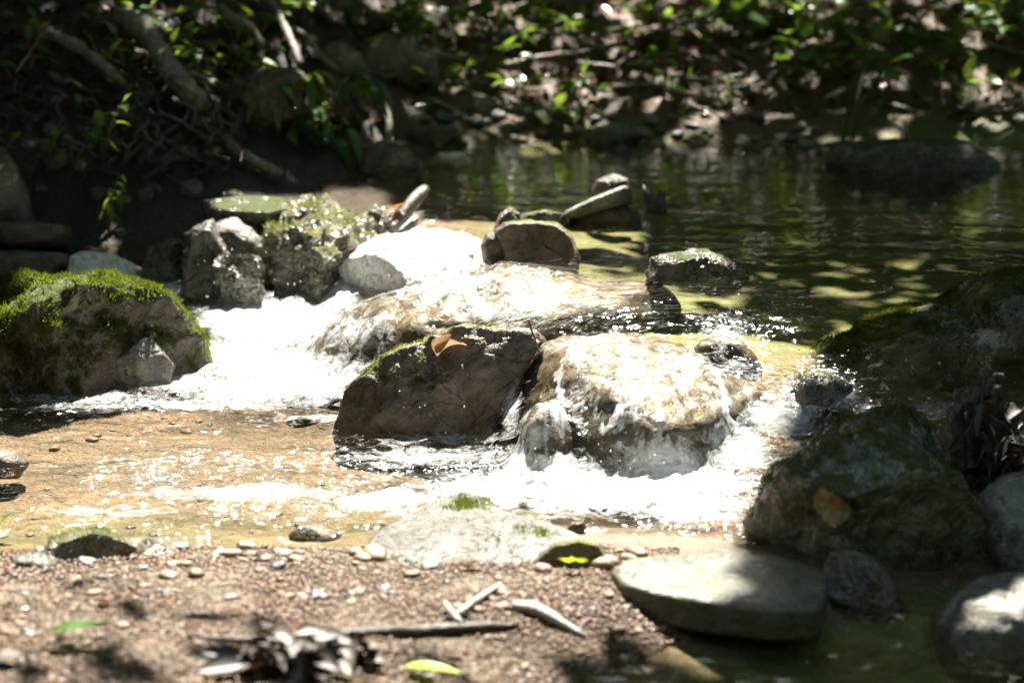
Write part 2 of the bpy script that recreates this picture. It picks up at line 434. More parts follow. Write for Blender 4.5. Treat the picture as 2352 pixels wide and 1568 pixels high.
def terrain(x, y):
    x = np.asarray(x, float); y = np.asarray(y, float)
    xc = np.clip(x, -3.5, 4.5); yc = np.clip(y, 2.4, 12)
    z = bed_f(xc, yc)
    far = np.maximum(0, y - 12) + 1.6 * np.maximum(0, -1.5 - y); side = np.maximum(0, np.abs(x - .5) - 4)
    z = z + far * .34 + side * .12 * np.clip((y - 2) / 6, 0, 1)
    P = np.stack([x, y, np.zeros_like(x)], -1).reshape(-1, 3)
    amp = np.clip((y - 7.3) / 1.2, 0, 1)
    n = fbm(P * np.array((2.2, 2.2, 1)) + 3.1, 4).reshape(x.shape); n2 = fbm(P * 9 + 9.7, 3).reshape(x.shape)
    left = np.clip((-.5 - x) / .4, 0, 1)
    return z + n * (.012 + .05 * amp + .05 * amp * left) + n2 * (.007 + .018 * amp + .02 * amp * left)

TX0, TY0, TS = -3.6, 2.4, .02
_tx, _ty = np.arange(TX0, 3.8, TS), np.arange(TY0, 20.0, TS)
_TG = terrain(*np.meshgrid(_tx, _ty))
def tfast(x, y):
    u = np.clip((x - TX0) / TS, 0, len(_tx) - 1.001); v = np.clip((y - TY0) / TS, 0, len(_ty) - 1.001)
    i, j = u.astype(int), v.astype(int); a, b = u - i, v - j
    return (_TG[j, i] * (1 - a) + _TG[j, i + 1] * a) * (1 - b) + (_TG[j + 1, i] * (1 - a) + _TG[j + 1, i + 1] * a) * b
def tz(x, y): return float(terrain(np.array([x]), np.array([y]))[0])

def hits(pp):
    """where the sight lines through the points pp meet the terrain"""
    pp = np.asarray(pp, float)
    D = np.stack([np.array(ray(a, b)) for a, b in pp])
    Y = np.full(len(pp), 3.0); done = np.zeros(len(pp), bool); res = np.zeros((len(pp), 3))
    for k in range(800):
        P = np.array(EYE) + D * (Y / D[:, 1])[:, None]
        t = tfast(P[:, 0], P[:, 1])
        gap = P[:, 2] - t
        hit = (~done) & (gap <= 0)
        if hit.any():
            pg = gap0 if k else gap + 1
            w = (pg / np.maximum(1e-9, pg - gap))[:, None]
            Q = P0 * (1 - w) + P * w if k else P
            res[hit] = Q[hit]; done |= hit
        P0, gap0 = P, gap
        Y = np.where(done, Y, Y + .02)
        if done.all(): break
    P = np.array(EYE) + D * (Y / D[:, 1])[:, None]
    res[~done] = P[~done]
    return res
def hit(px, py): return Vector(hits([(px, py)])[0])

def axis(lo, hi, step, far):
    a = list(np.arange(lo, hi, step)); s = step
    l, r = [lo], [a[-1]]
    while l[-1] > -far: s *= 1.35; l.append(l[-1] - s)
    s = step
    while r[-1] < far: s *= 1.35; r.append(r[-1] + s)
    return np.array(l[:0:-1] + a + r[1:])

def grid(xs, ys):
    X, Y = np.meshgrid(xs, ys)
    nx, ny = len(xs), len(ys)
    i = np.arange(nx * ny).reshape(ny, nx)
    F = np.stack([i[:-1, :-1], i[:-1, 1:], i[1:, 1:], i[1:, :-1]], -1).reshape(-1, 4)
    return X.ravel(), Y.ravel(), F

gx, gy, gf = grid(axis(-2.6, 2.8, .02, 70), axis(3.0, 10.5, .02, 80))
gz = terrain(gx, gy)
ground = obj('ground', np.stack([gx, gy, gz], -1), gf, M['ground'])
tag(ground, kind='structure')
soil = np.clip((gy - 8.05 - .12 * np.sin(gx * 5)) / .25, 0, 1)
soil = np.maximum(soil, np.clip((gy - 6.92) / .1, 0, 1) * np.clip((-.22 - gx) / .1, 0, 1))
soil = np.maximum(soil, np.clip((3.2 - gy) / .3, 0, 1)); soil = np.maximum(soil, np.clip((np.abs(gx) - 2.3) / .3, 0, 1))
soil = np.maximum(soil, np.clip((gx - 1.3) / .3, 0, 1) * np.clip((gz - .0) / .1, 0, 1) * (gy < 6))
attr(ground, "soil", soil)
_px, _py = to_px(np.stack([gx, gy, gz], -1))
attr(ground, "soil_shade", np.clip((-.25 - gx) / .25, 0, 1) * np.clip((gy - 6.8) / .1, 0, 1) * np.clip((9.2 - gy) / .6, 0, 1))  # wet black soil, with the left bank's deep shade put into its colour
attr(ground, "algae", np.clip((gy - 5.5) / .3, 0, 1) * np.clip((_px - 1040 + 1.2 * (540 - _py)) / 160, 0, 1) + np.clip((_px - 1500) / 200, 0, 1) * (gy < 4.6) + np.clip((_py - 1150) / 60, 0, 1) * np.clip((1275 - _py) / 20, 0, 1) * np.clip((900 - _px) / 60, 0, 1) * .3)

# ------------------------------------------------------------------ rocks
def ico(sub):
    bm = bmesh.new(); bmesh.ops.create_icosphere(bm, subdivisions=sub, radius=1)
    v = np.array([q.co[:] for q in bm.verts]); f = np.array([[a.index for a in q.verts] for q in bm.faces]); bm.free()
    return v, f
ICO = {k: ico(k) for k in (1, 2, 3, 4, 5, 6)}

def polar(poly, th):
    """radius of a star-shaped outline (centred) along the angles th"""
    p = np.asarray(poly, float); out = np.zeros(len(th))
    c, s = np.cos(th), np.sin(th)
    q = np.roll(p, -1, 0)
    for (ax, ay), (bx, by) in zip(p, q):
        ex, ey = bx - ax, by - ay
        den = c * ey - s * ex
        with np.errstate(divide='ignore', invalid='ignore'):
            t = (ax * ey - ay * ex) / den
            u = (ax * s - ay * c) / den
        ok = (np.abs(den) > 1e-12) & (t > 0) & (u >= -1e-6) & (u <= 1 + 1e-6)
        out = np.where(ok & (t > out), t, out)
    bad = out <= 0
    if bad.any(): out[bad] = np.median(out[~bad])
    return out

RCOUNT = [0]
def solid(name, outline, u, v, w, centre, thick, mat, label, cat='rock', group=None, sub=5, p=2.6, rough=.05, facet=.35, cuts=(), parent=None, sink=0.0):
    """closed rock: outline in the plane (u, v), half thickness along w, faceted and roughened"""
    RCOUNT[0] += 1; seed = RCOUNT[0] * 13.7
    d, f = ICO[sub]
    th = np.arctan2(d[:, 1], d[:, 0])
    Rr = polar(outline, th)
    s = np.hypot(d[:, 0], d[:, 1])
    n = (s ** p + np.abs(d[:, 2]) ** p) ** (1 / p)      # superellipsoid
    s2, w2 = s / n, d[:, 2] / n
    Rm = np.median(Rr)
    P = np.stack([Rr * s2 * np.cos(th), Rr * s2 * np.sin(th), thick * w2], -1)
    # plane cuts in the normalised space: (nu, nv, nw, h)
    rs = np.random.default_rng(int(seed * 10))
    Q = P / np.array([Rr.max(), Rr.max(), thick])
    allc = [(c[0], c[1], c[2], c[3], 1.0) for c in cuts]
    for k in range(int(7 * facet / .35)):
        nn = rs.normal(size=3); nn /= np.linalg.norm(nn)
        if abs(nn[2]) < .35: continue
        allc.append((*nn, rs.uniform(.55, .85), facet * 2))
    for cu, cv, cw, h, k in allc:
        nn = np.array((cu, cv, cw)); nn = nn / np.linalg.norm(nn)
        over = Q @ nn - h
        Q = Q - np.where(over > 0, over * min(1, k), 0)[:, None] * nn
    P = Q * np.array([Rr.max(), Rr.max(), thick])
    size = min(Rm, thick * 1.5)
    nrm = P / np.maximum(1e-6, np.linalg.norm(P, axis=1))[:, None]
    k1 = 1.6 / max(Rm, .02)
    disp = fbm(P * k1 + seed, 6, .6) * rough * 1.5 + fbm(P * k1 * 2.2 + seed + 50, 4, .6, True) * rough * .6
    P = P + nrm * (disp * size)[:, None]
    B = np.stack([np.array(u), np.array(v), np.array(w)])
    if sink: P[:, 1] = np.where(P[:, 1] < 0, P[:, 1] * sink, P[:, 1])
    V = P @ B
    o = obj(name, V, f if np.linalg.det(B) > 0 else f[:, ::-1], mat, parent)
    o.location = centre
    if parent is None: tag(o, label, cat, group)
    return o

def rock(poly, y, D, mat, label, name='rock', cat='rock', **kw):
    """upright rock whose outline is traced as seen from the stream bank; y = distance of its middle, D = half depth"""
    poly = np.asarray(poly, float)
    cx, cy = (poly.min(0) + poly.max(0)) / 2
    if 'c' in kw: cx, cy = kw.pop('c')
    base = kw.pop('base', None)
    if base:
        q = on_y(cx, base, y)
        for _ in range(8): q = on_z(cx, base, max(float(lev_f(q.x, q.y)), tz(q.x, q.y)))
        y = q.y + .8 * D
    c = on_y(cx, cy, y)
    sc = (c - EYE).dot(FWD) / FPX
    out = np.stack([(poly[:, 0] - cx) * sc, (cy - poly[:, 1]) * sc], -1)
    kw.setdefault('sink', 1.5)
    return solid(name, out, RIGHT, UP, FWD, c, D, M[mat] if isinstance(mat, str) else mat, label, cat, **kw)

def slab(poly, z, th, mat, label, name='rock', cat='rock', **kw):
    """lying slab whose top outline is traced on the plane at height z"""
    W3 = np.array([on_z(a, b, z)[:2] for a, b in poly])
    c = (W3.min(0) + W3.max(0)) / 2
    return solid(name, W3 - c, Vector((1, 0, 0)), Vector((0, 1, 0)), Vector((0, 0, 1)), Vector((c[0], c[1], z - th)), th, M[mat], label, cat, **kw)

# left side
moss_boulder = rock([(-170, 780), (-90, 690), (0, 652), (60, 645), (110, 645), (135, 652), (200, 645), (250, 643), (300, 655), (340, 668), (380, 690), (420, 735), (455, 775), (475, 810), (480, 850),
      (400, 910), (330, 930), (250, 940), (100, 945), (-60, 930), (-170, 880)], 6.12, .30, 'mossy', 'big rounded boulder with yellow-green moss on top at the left edge', name='boulder', cat='boulder', sub=6, p=2.8, rough=.10, facet=.4,
      cuts=[(.7, .1, -.8, .66)])
rock([(222, 850), (260, 822), (300, 802), (335, 772), (355, 778), (380, 805), (398, 840), (390, 880), (330, 900), (270, 905), (235, 890)], 5.86, .07, 'grey',
     'pale wedge of stone leaning against the foot of the moss topped boulder', base=884, p=3, facet=.6, cuts=[(-.3, .8, .4, .35)])
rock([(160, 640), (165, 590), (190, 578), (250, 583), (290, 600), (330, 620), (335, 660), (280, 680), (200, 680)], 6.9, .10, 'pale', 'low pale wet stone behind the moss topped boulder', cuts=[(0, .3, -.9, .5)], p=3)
rock([(328, 620), (345, 570), (390, 548), (425, 553), (432, 600), (430, 680), (335, 680)], 6.85, .10, 'wet', 'upright wet grey stone between the low pale stone and the angular block', p=3, facet=.6)
rock([(-60, 518), (0, 513), (100, 512), (155, 520), (162, 545), (150, 566), (60, 572), (-60, 572)], 7.05, .14, 'dark', 'upper of two dark slate slabs stacked at the left edge', sink=0, p=4, facet=.2)
rock([(-60, 578), (60, 574), (150, 582), (164, 610), (150, 640), (60, 650), (-60, 650)], 7.0, .14, 'dark', 'lower of two dark slate slabs stacked at the left edge', p=4, facet=.2)
rock([(-90, 350), (0, 338), (30, 375), (60, 440), (80, 515), (-90, 530)], 7.2, .14, 'darkmoss', 'dark mossy rock rising out of frame above the slate slabs', facet=.4)
# the block pile left of the upper fall
rock([(425, 560), (428, 540), (455, 524), (490, 514), (505, 545), (530, 580), (545, 620), (535, 720), (430, 720), (427, 620)], 6.76, .11, 'wet', 'angular brown block with a dark front at the left of the block pile', p=4, facet=.7, rough=.12)
rock([(490, 575), (530, 566), (590, 564), (600, 575), (602, 640), (606, 720), (520, 720), (500, 640)], 6.68, .10, 'wetmoss', 'lower block with a pale sunlit ledge on top in the block pile', p=4.5, facet=.5, rough=.10, cuts=[(0, 1, .25, .42)])
rock([(470, 530), (520, 505), (600, 500), (650, 520), (650, 640), (480, 640)], 6.90, .13, 'dark', 'dark block wedged behind the ledge block and under the wet cap slab', p=4)
rock([(462, 495), (470, 462), (520, 452), (600, 448), (660, 455), (668, 490), (650, 522), (560, 530), (480, 520)], 7.0, .18, 'wet', 'wet grey cap slab lying on top of the block pile', sink=0, p=3.5, cuts=[(0, .8, -.35, .32)])
rock([(600, 740), (596, 600), (612, 520), (640, 480), (690, 466), (740, 470), (790, 490), (830, 510), (868, 545), (850, 590), (800, 610), (790, 680), (760, 760), (700, 800)], 6.84, .26, 'wetmoss',
     'tall lumpy glistening boulder left of the upper fall, patched with pale moss', name='boulder', cat='boulder', sub=6, rough=.15, facet=.3, p=2.1, c=(730, 650), sink=0, cuts=[(-.7, -.1, -.8, .62)])
rock([(718, 500), (735, 455), (748, 442), (765, 458), (792, 482), (806, 515), (760, 530), (725, 525)], 6.98, .08, 'wetmoss', 'small pointed mossy stone on the crest of the lumpy boulder', sink=0, p=2.4)
rock([(800, 540), (820, 500), (860, 478), (920, 478), (958, 505), (940, 545), (890, 580), (830, 580)], 7.0, .12, 'wet', 'dark glistening rock beside the black driftwood at the upper fall', rough=.16)
# upper fall and pool
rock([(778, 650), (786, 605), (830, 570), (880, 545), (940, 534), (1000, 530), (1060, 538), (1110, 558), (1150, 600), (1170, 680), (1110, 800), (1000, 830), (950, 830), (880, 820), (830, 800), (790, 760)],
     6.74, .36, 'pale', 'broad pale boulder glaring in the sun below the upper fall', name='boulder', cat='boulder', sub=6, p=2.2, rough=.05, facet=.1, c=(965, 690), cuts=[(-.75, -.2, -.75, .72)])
rock([(1135, 535), (1160, 513), (1220, 506), (1280, 515), (1312, 545), (1330, 590), (1322, 650), (1240, 660), (1180, 650), (1158, 590)], 6.5, .12, 'brown', 'round topped dark stone standing in the middle of the upper lip', p=3.2, cuts=[(0, -.15, -1, .6)])
rock([(1103, 565), (1115, 540), (1145, 530), (1168, 545), (1168, 590), (1140, 600), (1112, 590)], 6.5, .06, 'dark', 'small dark stone at the left foot of the round topped stone')
rock([(1128, 535), (1148, 492), (1170, 475), (1192, 490), (1200, 525), (1160, 545)], 6.66, .06, 'brown', 'small brown stone behind the round topped stone', p=3)
rock([(1180, 520), (1200, 492), (1250, 482), (1290, 490), (1310, 520), (1250, 530)], 6.75, .09, 'wetmoss', 'low mossy sunlit stone behind the round topped stone')
rock([(1282, 506), (1300, 485), (1360, 455), (1430, 428), (1446, 430), (1448, 452), (1446, 468), (1400, 480), (1330, 502)], 6.78, .10, 'grey', 'tilted flat slab with a bright top propped up in the pool', sink=0, p=4, facet=.15, rough=.03, c=(1375, 466))
rock([(1300, 520), (1310, 495), (1360, 480), (1440, 468), (1468, 490), (1470, 520)], 6.82, .09, 'dark', 'black wet rock holding up the tilted slab')
rock([(1346, 470), (1370, 415), (1410, 400), (1445, 412), (1456, 470)], 7.15, .08, 'dark', 'dark rock behind the tilted slab')
rock([(1488, 660), (1495, 595), (1560, 580), (1620, 576), (1650, 590), (1700, 608), (1722, 640), (1700, 690), (1600, 690)], 6.12, .12, 'wet', 'low black wet rock breaking the pool surface right of centre', rough=.12, sink=.55)
# right side
rboulder = rock([(1800, 880), (1840, 812), (1890, 786), (1950, 770), (2020, 735), (2100, 710), (2180, 690), (2230, 650), (2300, 630), (2352, 620), (2450, 610), (2560, 720), (2560, 930), (2400, 960), (2250, 960), (2100, 950), (1980, 940), (1890, 925)],
     5.60, .30, 'darkmoss', 'large shaded moss and lichen boulder at the right edge', base=925, name='boulder', cat='boulder', sub=6, p=2.8, rough=.07)
rock([(1808, 900), (1840, 856), (1900, 858), (1955, 880), (1965, 930), (1880, 950), (1820, 940)], 5.36, .08, 'wet', 'small wet rock at the left foot of the shaded lichen boulder', rough=.12, base=915)
round_rock = rock([(1915, 1030), (1945, 965), (2000, 940), (2060, 932), (2120, 950), (2150, 985), (2168, 1060), (2140, 1110), (2000, 1110), (1930, 1090)], 5.05, .13, 'darkmoss', 'rounded mossy rock half hidden behind the tan spotted boulder', cat='rock', base=1062)
spotc = on_y(1912, 1160, 4.56) - on_y((1728 + 2285) / 2, (994 + 1350) / 2, 4.80)
M['spot'] = rock_mat('tan_spotted_boulder', (.06, .063, .042), (.12, .122, .09), (.22, .22, .175), rough=(.2, .55), glint=.3, moss=.50, lichen=.30, vein=.9,
                     mossc=((.03, .038, .008), (.095, .105, .025)), lichenc=(.34, .33, .27), spots=[(*spotc, .042, (.32, .225, .125))])
spot_rock = rock([(1728, 1195), (1745, 1150), (1760, 1110), (1790, 1070), (1850, 1040), (1920, 1010), (1985, 994), (2040, 1005), (2100, 1035), (2180, 1075), (2220, 1120), (2255, 1170), (2285, 1240), (2275, 1320), (2180, 1350), (2050, 1350), (1950, 1340),
      (1850, 1320), (1770, 1290), (1740, 1230)], 4.80, .23, M['spot'], 'big dark boulder with a round tan spot and white lichen veins', name='boulder', cat='boulder', sub=6, p=2.7, rough=.09, facet=.5, cuts=[(.25, -.55, -.8, .55)])
def surface_at(o, px, py):
    bvh = BVHTree.FromPolygons([v.co + o.location for v in o.data.vertices], [p.vertices[:] for p in o.data.polygons])
    h = bvh.ray_cast(EYE, ray(px, py).normalized())
    return h[0]
M['spot'].node_tree.nodes['spot'].inputs[1].default_value = surface_at(spot_rock, 1912, 1160) - spot_rock.location
rock([(2245, 1160), (2300, 1100), (2352, 1085), (2460, 1080), (2520, 1200), (2470, 1340), (2300, 1330), (2262, 1240)], 4.74, .15, 'grey', 'grey boulder cut by the right edge beside the tan spotted boulder', name='boulder', cat='boulder')
rock([(1890, 1310), (1900, 1272), (1940, 1262), (1985, 1270), (2030, 1300), (2048, 1340), (2085, 1390), (2075, 1430), (2000, 1435), (1930, 1420), (1896, 1360)], 4.47, .09, 'wet', 'small dark wet rock in front of the tan spotted boulder', facet=.6)
slab([(1402, 1300), (1440, 1275), (1550, 1265), (1700, 1262), (1780, 1270), (1850, 1288), (1902, 1305), (1900, 1350), (1885, 1392), (1780, 1395), (1650, 1380), (1520, 1360), (1430, 1335)], .045, .036, 'flat',
     'smooth flat greenish slab at the edge of the gravel', p=9, facet=0, rough=.03, sub=6)
rock([(2140, 1490), (2158, 1425), (2200, 1380), (2260, 1340), (2320, 1325), (2420, 1320), (2540, 1400), (2540, 1560), (2300, 1560), (2170, 1550)], 4.33, .19, 'grey', 'grey glossy boulder in the bottom right corner', name='boulder', cat='boulder', rough=.08)
# front shore
slab([(832, 1235), (848, 1205), (900, 1180), (950, 1150), (1000, 1125), (1060, 1108), (1115, 1122), (1160, 1158), (1230, 1175), (1310, 1200), (1375, 1230), (1398, 1262), (1385, 1290), (1300, 1292), (1230, 1302), (1100, 1308), (960, 1304), (900, 1278), (852, 1256)],
     .035, .06, 'paleslab', 'sunlit pale slab with moss patches between pool and gravel', p=4.5, facet=.2, rough=.05, sub=6)
rock([(1200, 1318), (1240, 1272), (1280, 1246), (1330, 1238), (1378, 1250), (1402, 1300), (1395, 1335), (1300, 1340)], 4.62, .07, 'brown', 'dark fronted stone set against the pale slab above the lime maple leaf', base=1308, p=3.2, cuts=[(0, -.1, -1, .5)])
rock([(1192, 1192), (1205, 1178), (1240, 1182), (1268, 1202), (1275, 1222), (1230, 1225)], 4.86, .025, 'brown', 'small brown stone on the back of the pale slab', sub=4)
rock([(1300, 1218), (1312, 1198), (1340, 1196), (1350, 1212), (1335, 1228)], 4.82, .02, 'brown', 'tiny brown stone on the right corner of the pale slab', sub=4)
rock([(90, 1290), (118, 1236), (180, 1217), (230, 1214), (270, 1225), (312, 1252), (355, 1300), (330, 1330), (230, 1335), (140, 1325)], 4.66, .09, 'wetmoss', 'dark mossy stone with a wet shine at the left end of the gravel', facet=.5)
rock([(295, 1275), (340, 1230), (382, 1250), (436, 1292), (400, 1312), (330, 1312)], 4.66, .06, 'wet', 'narrow wet stone right of the dark mossy shore stone')
rock([(10, 1312), (40, 1275), (90, 1265), (134, 1292), (110, 1325), (40, 1330)], 4.55, .05, 'flat', 'olive tan stone at the left frame edge on the gravel')
rock([(-70, 1060), (-10, 1030), (40, 1036), (66, 1062), (40, 1085), (-40, 1085)], 5.3, .07, 'dark', 'dark wet stone awash in the lower pool at the left edge')
rock([(655, 1232), (690, 1206), (740, 1202), (785, 1225), (770, 1250), (700, 1252)], 4.86, .07, 'dark', 'dark stone just under the water near the pale slab')
rock([(660, 930), (672, 908), (710, 903), (742, 910), (745, 930)], 5.85, .04, 'wetmoss', 'small mossy stone awash in the white water', sub=4)
# far bank
rock([(1890, 380), (1910, 338), (1980, 326), (2100, 322), (2200, 326), (2250, 345), (2292, 385), (2280, 430), (2100, 440), (1930, 420)], 7.8, .22, 'wet', 'long low grey rock lying at the far waterline', rough=.08, p=3)
def bank_rock(poly, D, mat, label='', lift=0, **kw):
    p = np.array(poly, float); h = hit((p[:, 0].min() + p[:, 0].max()) / 2, p[:, 1].max() - 8)
    return rock(poly, h.y + D * .4, D, mat, label, **kw)
bank_rock([(1345, 315), (1370, 290), (1420, 284), (1466, 293), (1470, 312), (1430, 335), (1380, 340), (1350, 333)], .07, 'flat', 'smooth oval olive stone at the far waterline', rough=.02, facet=.1, p=2.2)
bank_rock([(815, 150), (840, 95), (900, 72), (960, 85), (1000, 130), (1010, 175), (900, 185), (830, 180)], .12, 'darkmoss', 'dark mossy boulder on the far bank')
bank_rock([(730, 150), (745, 105), (790, 95), (830, 125), (838, 155), (780, 170)], .09, 'darkmoss', 'small streaked mossy rock beside the dark bank boulder')
bank_rock([(480, 238), (540, 196), (610, 165), (680, 158), (702, 190), (690, 250), (600, 280), (500, 270)], .12, 'dark', facet=.7, rough=.14, label= 'shaded rock with a pale rim below the left bank roots')
bank_rock([(925, 325), (945, 298), (1000, 288), (1050, 290), (1062, 318), (1000, 338)], .07, 'dark', 'flat dark stone at the far left waterline')
bank_rock([(1000, 240), (1060, 205), (1130, 225), (1180, 250), (1120, 265), (1020, 265)], .08, 'darkmoss', 'greenish flat rock sunk in the middle of the far bank')
bank_rock([(815, 400), (830, 345), (880, 322), (950, 345), (985, 390), (900, 415)], .10, 'wet', 'grey wet rock under the drooping shrub at the water')
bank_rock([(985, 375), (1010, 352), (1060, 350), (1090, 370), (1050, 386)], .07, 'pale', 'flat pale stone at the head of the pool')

for k in range(22):
    x, y = random.uniform(40, 560), random.uniform(260, 560); w_ = random.uniform(14, 38); h_ = w_ * random.uniform(.5, .8)
    bank_rock([(x - w_, y + h_ * .4), (x - w_ * .6, y - h_ * .6), (x + w_ * .2, y - h_), (x + w_ * .9, y - h_ * .4), (x + w_, y + h_ * .5), (x, y + h_)], w_ * .0012, random.choice(['wet', 'wet', 'dark', 'darkmoss']),
              'small wet stone embedded in the dark left bank', group='small stones of the left bank', sub=3, rough=.12, facet=.6)

# rocks the water runs over
cascade = rock([(1120, 1010), (1160, 900), (1200, 835), (1240, 792), (1300, 775), (1400, 770), (1500, 782), (1600, 805), (1700, 836), (1780, 870), (1808, 912), (1780, 968), (1720, 1028), (1645, 1105), (1560, 1180), (1450, 1210), (1300, 1200), (1230, 1180), (1150, 1110)],
     5.72, .56, 'film', 'broad brown boulder under the glittering middle cascade', name='boulder', cat='boulder', sub=6, p=1.65, rough=.045, facet=0, c=(1480, 985))
bump_rock = rock([(1190, 1060), (1200, 985), (1222, 942), (1255, 922), (1290, 938), (1312, 985), (1316, 1060), (1280, 1100), (1215, 1100)], 5.27, .08, 'film', 'small rounded stone at the foot of the cascade with water over it', p=2.2, sub=4)
longrock = rock([(680, 850), (720, 795), (760, 745), (800, 712), (870, 688), (950, 670), (1050, 645), (1130, 626), (1200, 615), (1270, 620), (1350, 638), (1450, 645), (1530, 660), (1580, 700), (1560, 760), (1500, 860), (1400, 910), (1250, 960), (1000, 970), (850, 950), (740, 910)],
     6.15, .31, 'film', 'long low boulder sheeted with water behind the leaf topped rock', name='boulder', cat='boulder', sub=6, p=2.1, rough=.06, facet=.1, c=(1130, 805))
splash_rock = rock([(1560, 840), (1610, 785), (1652, 762), (1700, 780), (1750, 830), (1750, 850)], 5.62, .09, 'film', 'pointed rock awash at the right end of the cascade lip', sub=4)
centre_rock = rock([(764, 960), (790, 905), (830, 870), (870, 840), (900, 810), (945, 795), (985, 775), (1030, 762), (1075, 754), (1130, 755), (1180, 757), (1225, 762), (1250, 778), (1240, 810), (1215, 850), (1180, 900), (1150, 950), (1130, 1010), (1050, 1020), (980, 1030), (900, 1020), (800, 1000)],
     5.62, .15, 'brown', 'leaning dark brown rock with a dry leaf in the middle of the stream', sub=6, p=3.2, rough=.10, facet=.45, cuts=[(.1, -.1, -1, .62), (-.6, .15, -.9, .66)])

# ------------------------------------------------------------------ water
def heightmap(o, X, Y):
    me = o.data; loc = o.location
    bvh = BVHTree.FromPolygons([v.co + loc for v in me.vertices], [p.vertices[:] for p in me.polygons])
    co = np.array([v.co[:] for v in me.vertices]) + np.array(loc)
    out = np.full(len(X), -9.0)
    m = np.where((X > co[:, 0].min()) & (X < co[:, 0].max()) & (Y > co[:, 1].min()) & (Y < co[:, 1].max()))[0]
    dn = Vector((0, 0, -1))
    for i in m:
        h = bvh.ray_cast(Vector((X[i], Y[i], 3)), dn)
        if h[0] is not None: out[i] = h[0].z
    return out

xs = np.arange(-2.3, 2.6, .008); ys = np.arange(3.2, 8.7, .008)
wx, wy, wf = grid(xs, ys)
lev = lev_f(wx, wy)
lev = np.where(wy > 6.9, np.minimum(lev, U), lev)
P3 = np.stack([wx, wy, np.zeros_like(wx)], -1)
hm = np.full(len(wx), -9.0)
film = [(cascade, .012), (bump_rock, .014), (longrock, .010), (splash_rock, .012)]
for o, t in film:
    h = heightmap(o, wx, wy); hm = np.maximum(hm, np.where(h > -5, h + t, -9))
qx, qy = to_px(np.stack([wx, wy, np.maximum(lev, hm)], -1))

def blobs(L, qx, qy):
    out = np.zeros_like(qx)
    for (x, y, rx, ry, s) in L:
        out = np.maximum(out, s * np.exp(-(((qx - x) / rx) ** 2 + ((qy - y) / ry) ** 2)))
    return out
FOAM = [(620, 740, 190, 60, 1.0), (560, 830, 160, 45, 1.0), (700, 860, 190, 50, 1.0), (420, 880, 130, 22, .8), (770, 660, 60, 60, 1.0), (400, 665, 60, 25, .9), (620, 900, 230, 28, .8), (820, 760, 90, 45, .75),
        (200, 915, 200, 16, .55), (1000, 640, 190, 60, .62), (1150, 700, 170, 45, .55), (850, 560, 80, 40, .7), (940, 520, 40, 30, .8),
        (1250, 1085, 130, 22, .95), (1400, 1130, 260, 45, 1.0), (1560, 1110, 170, 36, 1.0), (1000, 1050, 220, 25, .55), (1600, 1165, 170, 35, .75), (1225, 1000, 26, 45, .9), (1170, 930, 25, 70, .7), (1130, 1130, 150, 40, .8),
        (1690, 1050, 110, 40, .8), (1780, 965, 95, 45, .85), (1870, 915, 130, 32, .8), (1700, 1030, 80, 40, .85), (2080, 945, 260, 22, .42), (1700, 860, 90, 40, .45), (560, 1130, 300, 20, .5), (900, 1150, 200, 25, .65), (250, 1175, 160, 14, .5), (1000, 1010, 160, 14, .6), (450, 930, 420, 14, .5), (800, 960, 200, 14, .5), (1660, 770, 60, 35, .55), (1350, 790, 140, 25, .5), (1560, 830, 130, 30, .45)]
foam = blobs(FOAM, qx, qy)
TURB = [(450, 1215, 750, 45, .6), (1580, 1220, 260, 45, .7), (400, 1000, 600, 40, .4), (620, 800, 300, 150, .9), (300, 915, 450, 35, .9), (600, 1110, 800, 100, .75), (1400, 1100, 500, 110, .8), (1760, 950, 260, 120, 1.4), (1450, 930, 330, 170, 1.25), (1250, 700, 420, 100, .5),
        (850, 600, 160, 110, .7), (1650, 770, 200, 60, .6), (2150, 960, 300, 60, .7), (1000, 490, 130, 60, .3), (1430, 500, 180, 40, .2), (1000, 370, 120, 25, .2), (2100, 1450, 160, 80, .25)]
turb = np.maximum(blobs(TURB, qx, qy), .055)

k = 90.0
ripple = fbm(P3 * np.array((7, 9, 1)), 3) * .022 * turb + fbm(P3 * np.array((22, 30, 1)) + 5, 3) * .010 * turb + fbm(P3 * np.array((50, 60, 1)) + 9, 2) * .004 * turb
ripple += fbm(P3 * np.array((2.5, 9, 1)) + 31, 2) * .0022
low = np.clip((5.85 - wy) / .1, 0, 1)
ripple += low * (fbm(P3 * np.array((4.5, 11, 1)) + 13, 3) * .012 + fbm(P3 * np.array((16, 30, 1)) + 23, 2) * .004)
ripple += foam * np.abs(fbm(P3 * np.array((14, 18, 1)) + 77, 4)) * .034
shp = (len(ys), len(xs))
base = np.log(np.exp(k * np.clip(lev, -1, 1)) + np.exp(k * np.clip(hm, -1, 1))) / k
over = hm > lev
bb = base.reshape(shp)
for _ in range(26):
    q = np.pad(bb, 1, mode='edge'); bb = (q[:-2, 1:-1] + q[2:, 1:-1] + q[1:-1, :-2] + q[1:-1, 2:] + 2 * bb) / 6
bb = np.maximum(bb, base.reshape(shp) - .002)
for _ in range(3):
    q = np.pad(bb, 1, mode='edge'); bb = (q[:-2, 1:-1] + q[2:, 1:-1] + q[1:-1, :-2] + q[1:-1, 2:] + 2 * bb) / 6
wz = bb.ravel() + ripple
turb = np.where(over, np.maximum(turb, .6), turb)
strk = fbm(np.stack([wx * 34 + wy * 6, wy * 7, wz * 7], -1) + 91, 4, .6)
cas = over * np.clip((qx - 1120) / 60, 0, 1) * np.clip((qy - 765) / 40, 0, 1) * np.clip((1850 - qx) / 60, 0, 1)
foam = np.where(over, foam * np.where(qx < 1260, .85, .45), foam)  # whiter over the long boulder: foam mixed with sun glare put into the colour
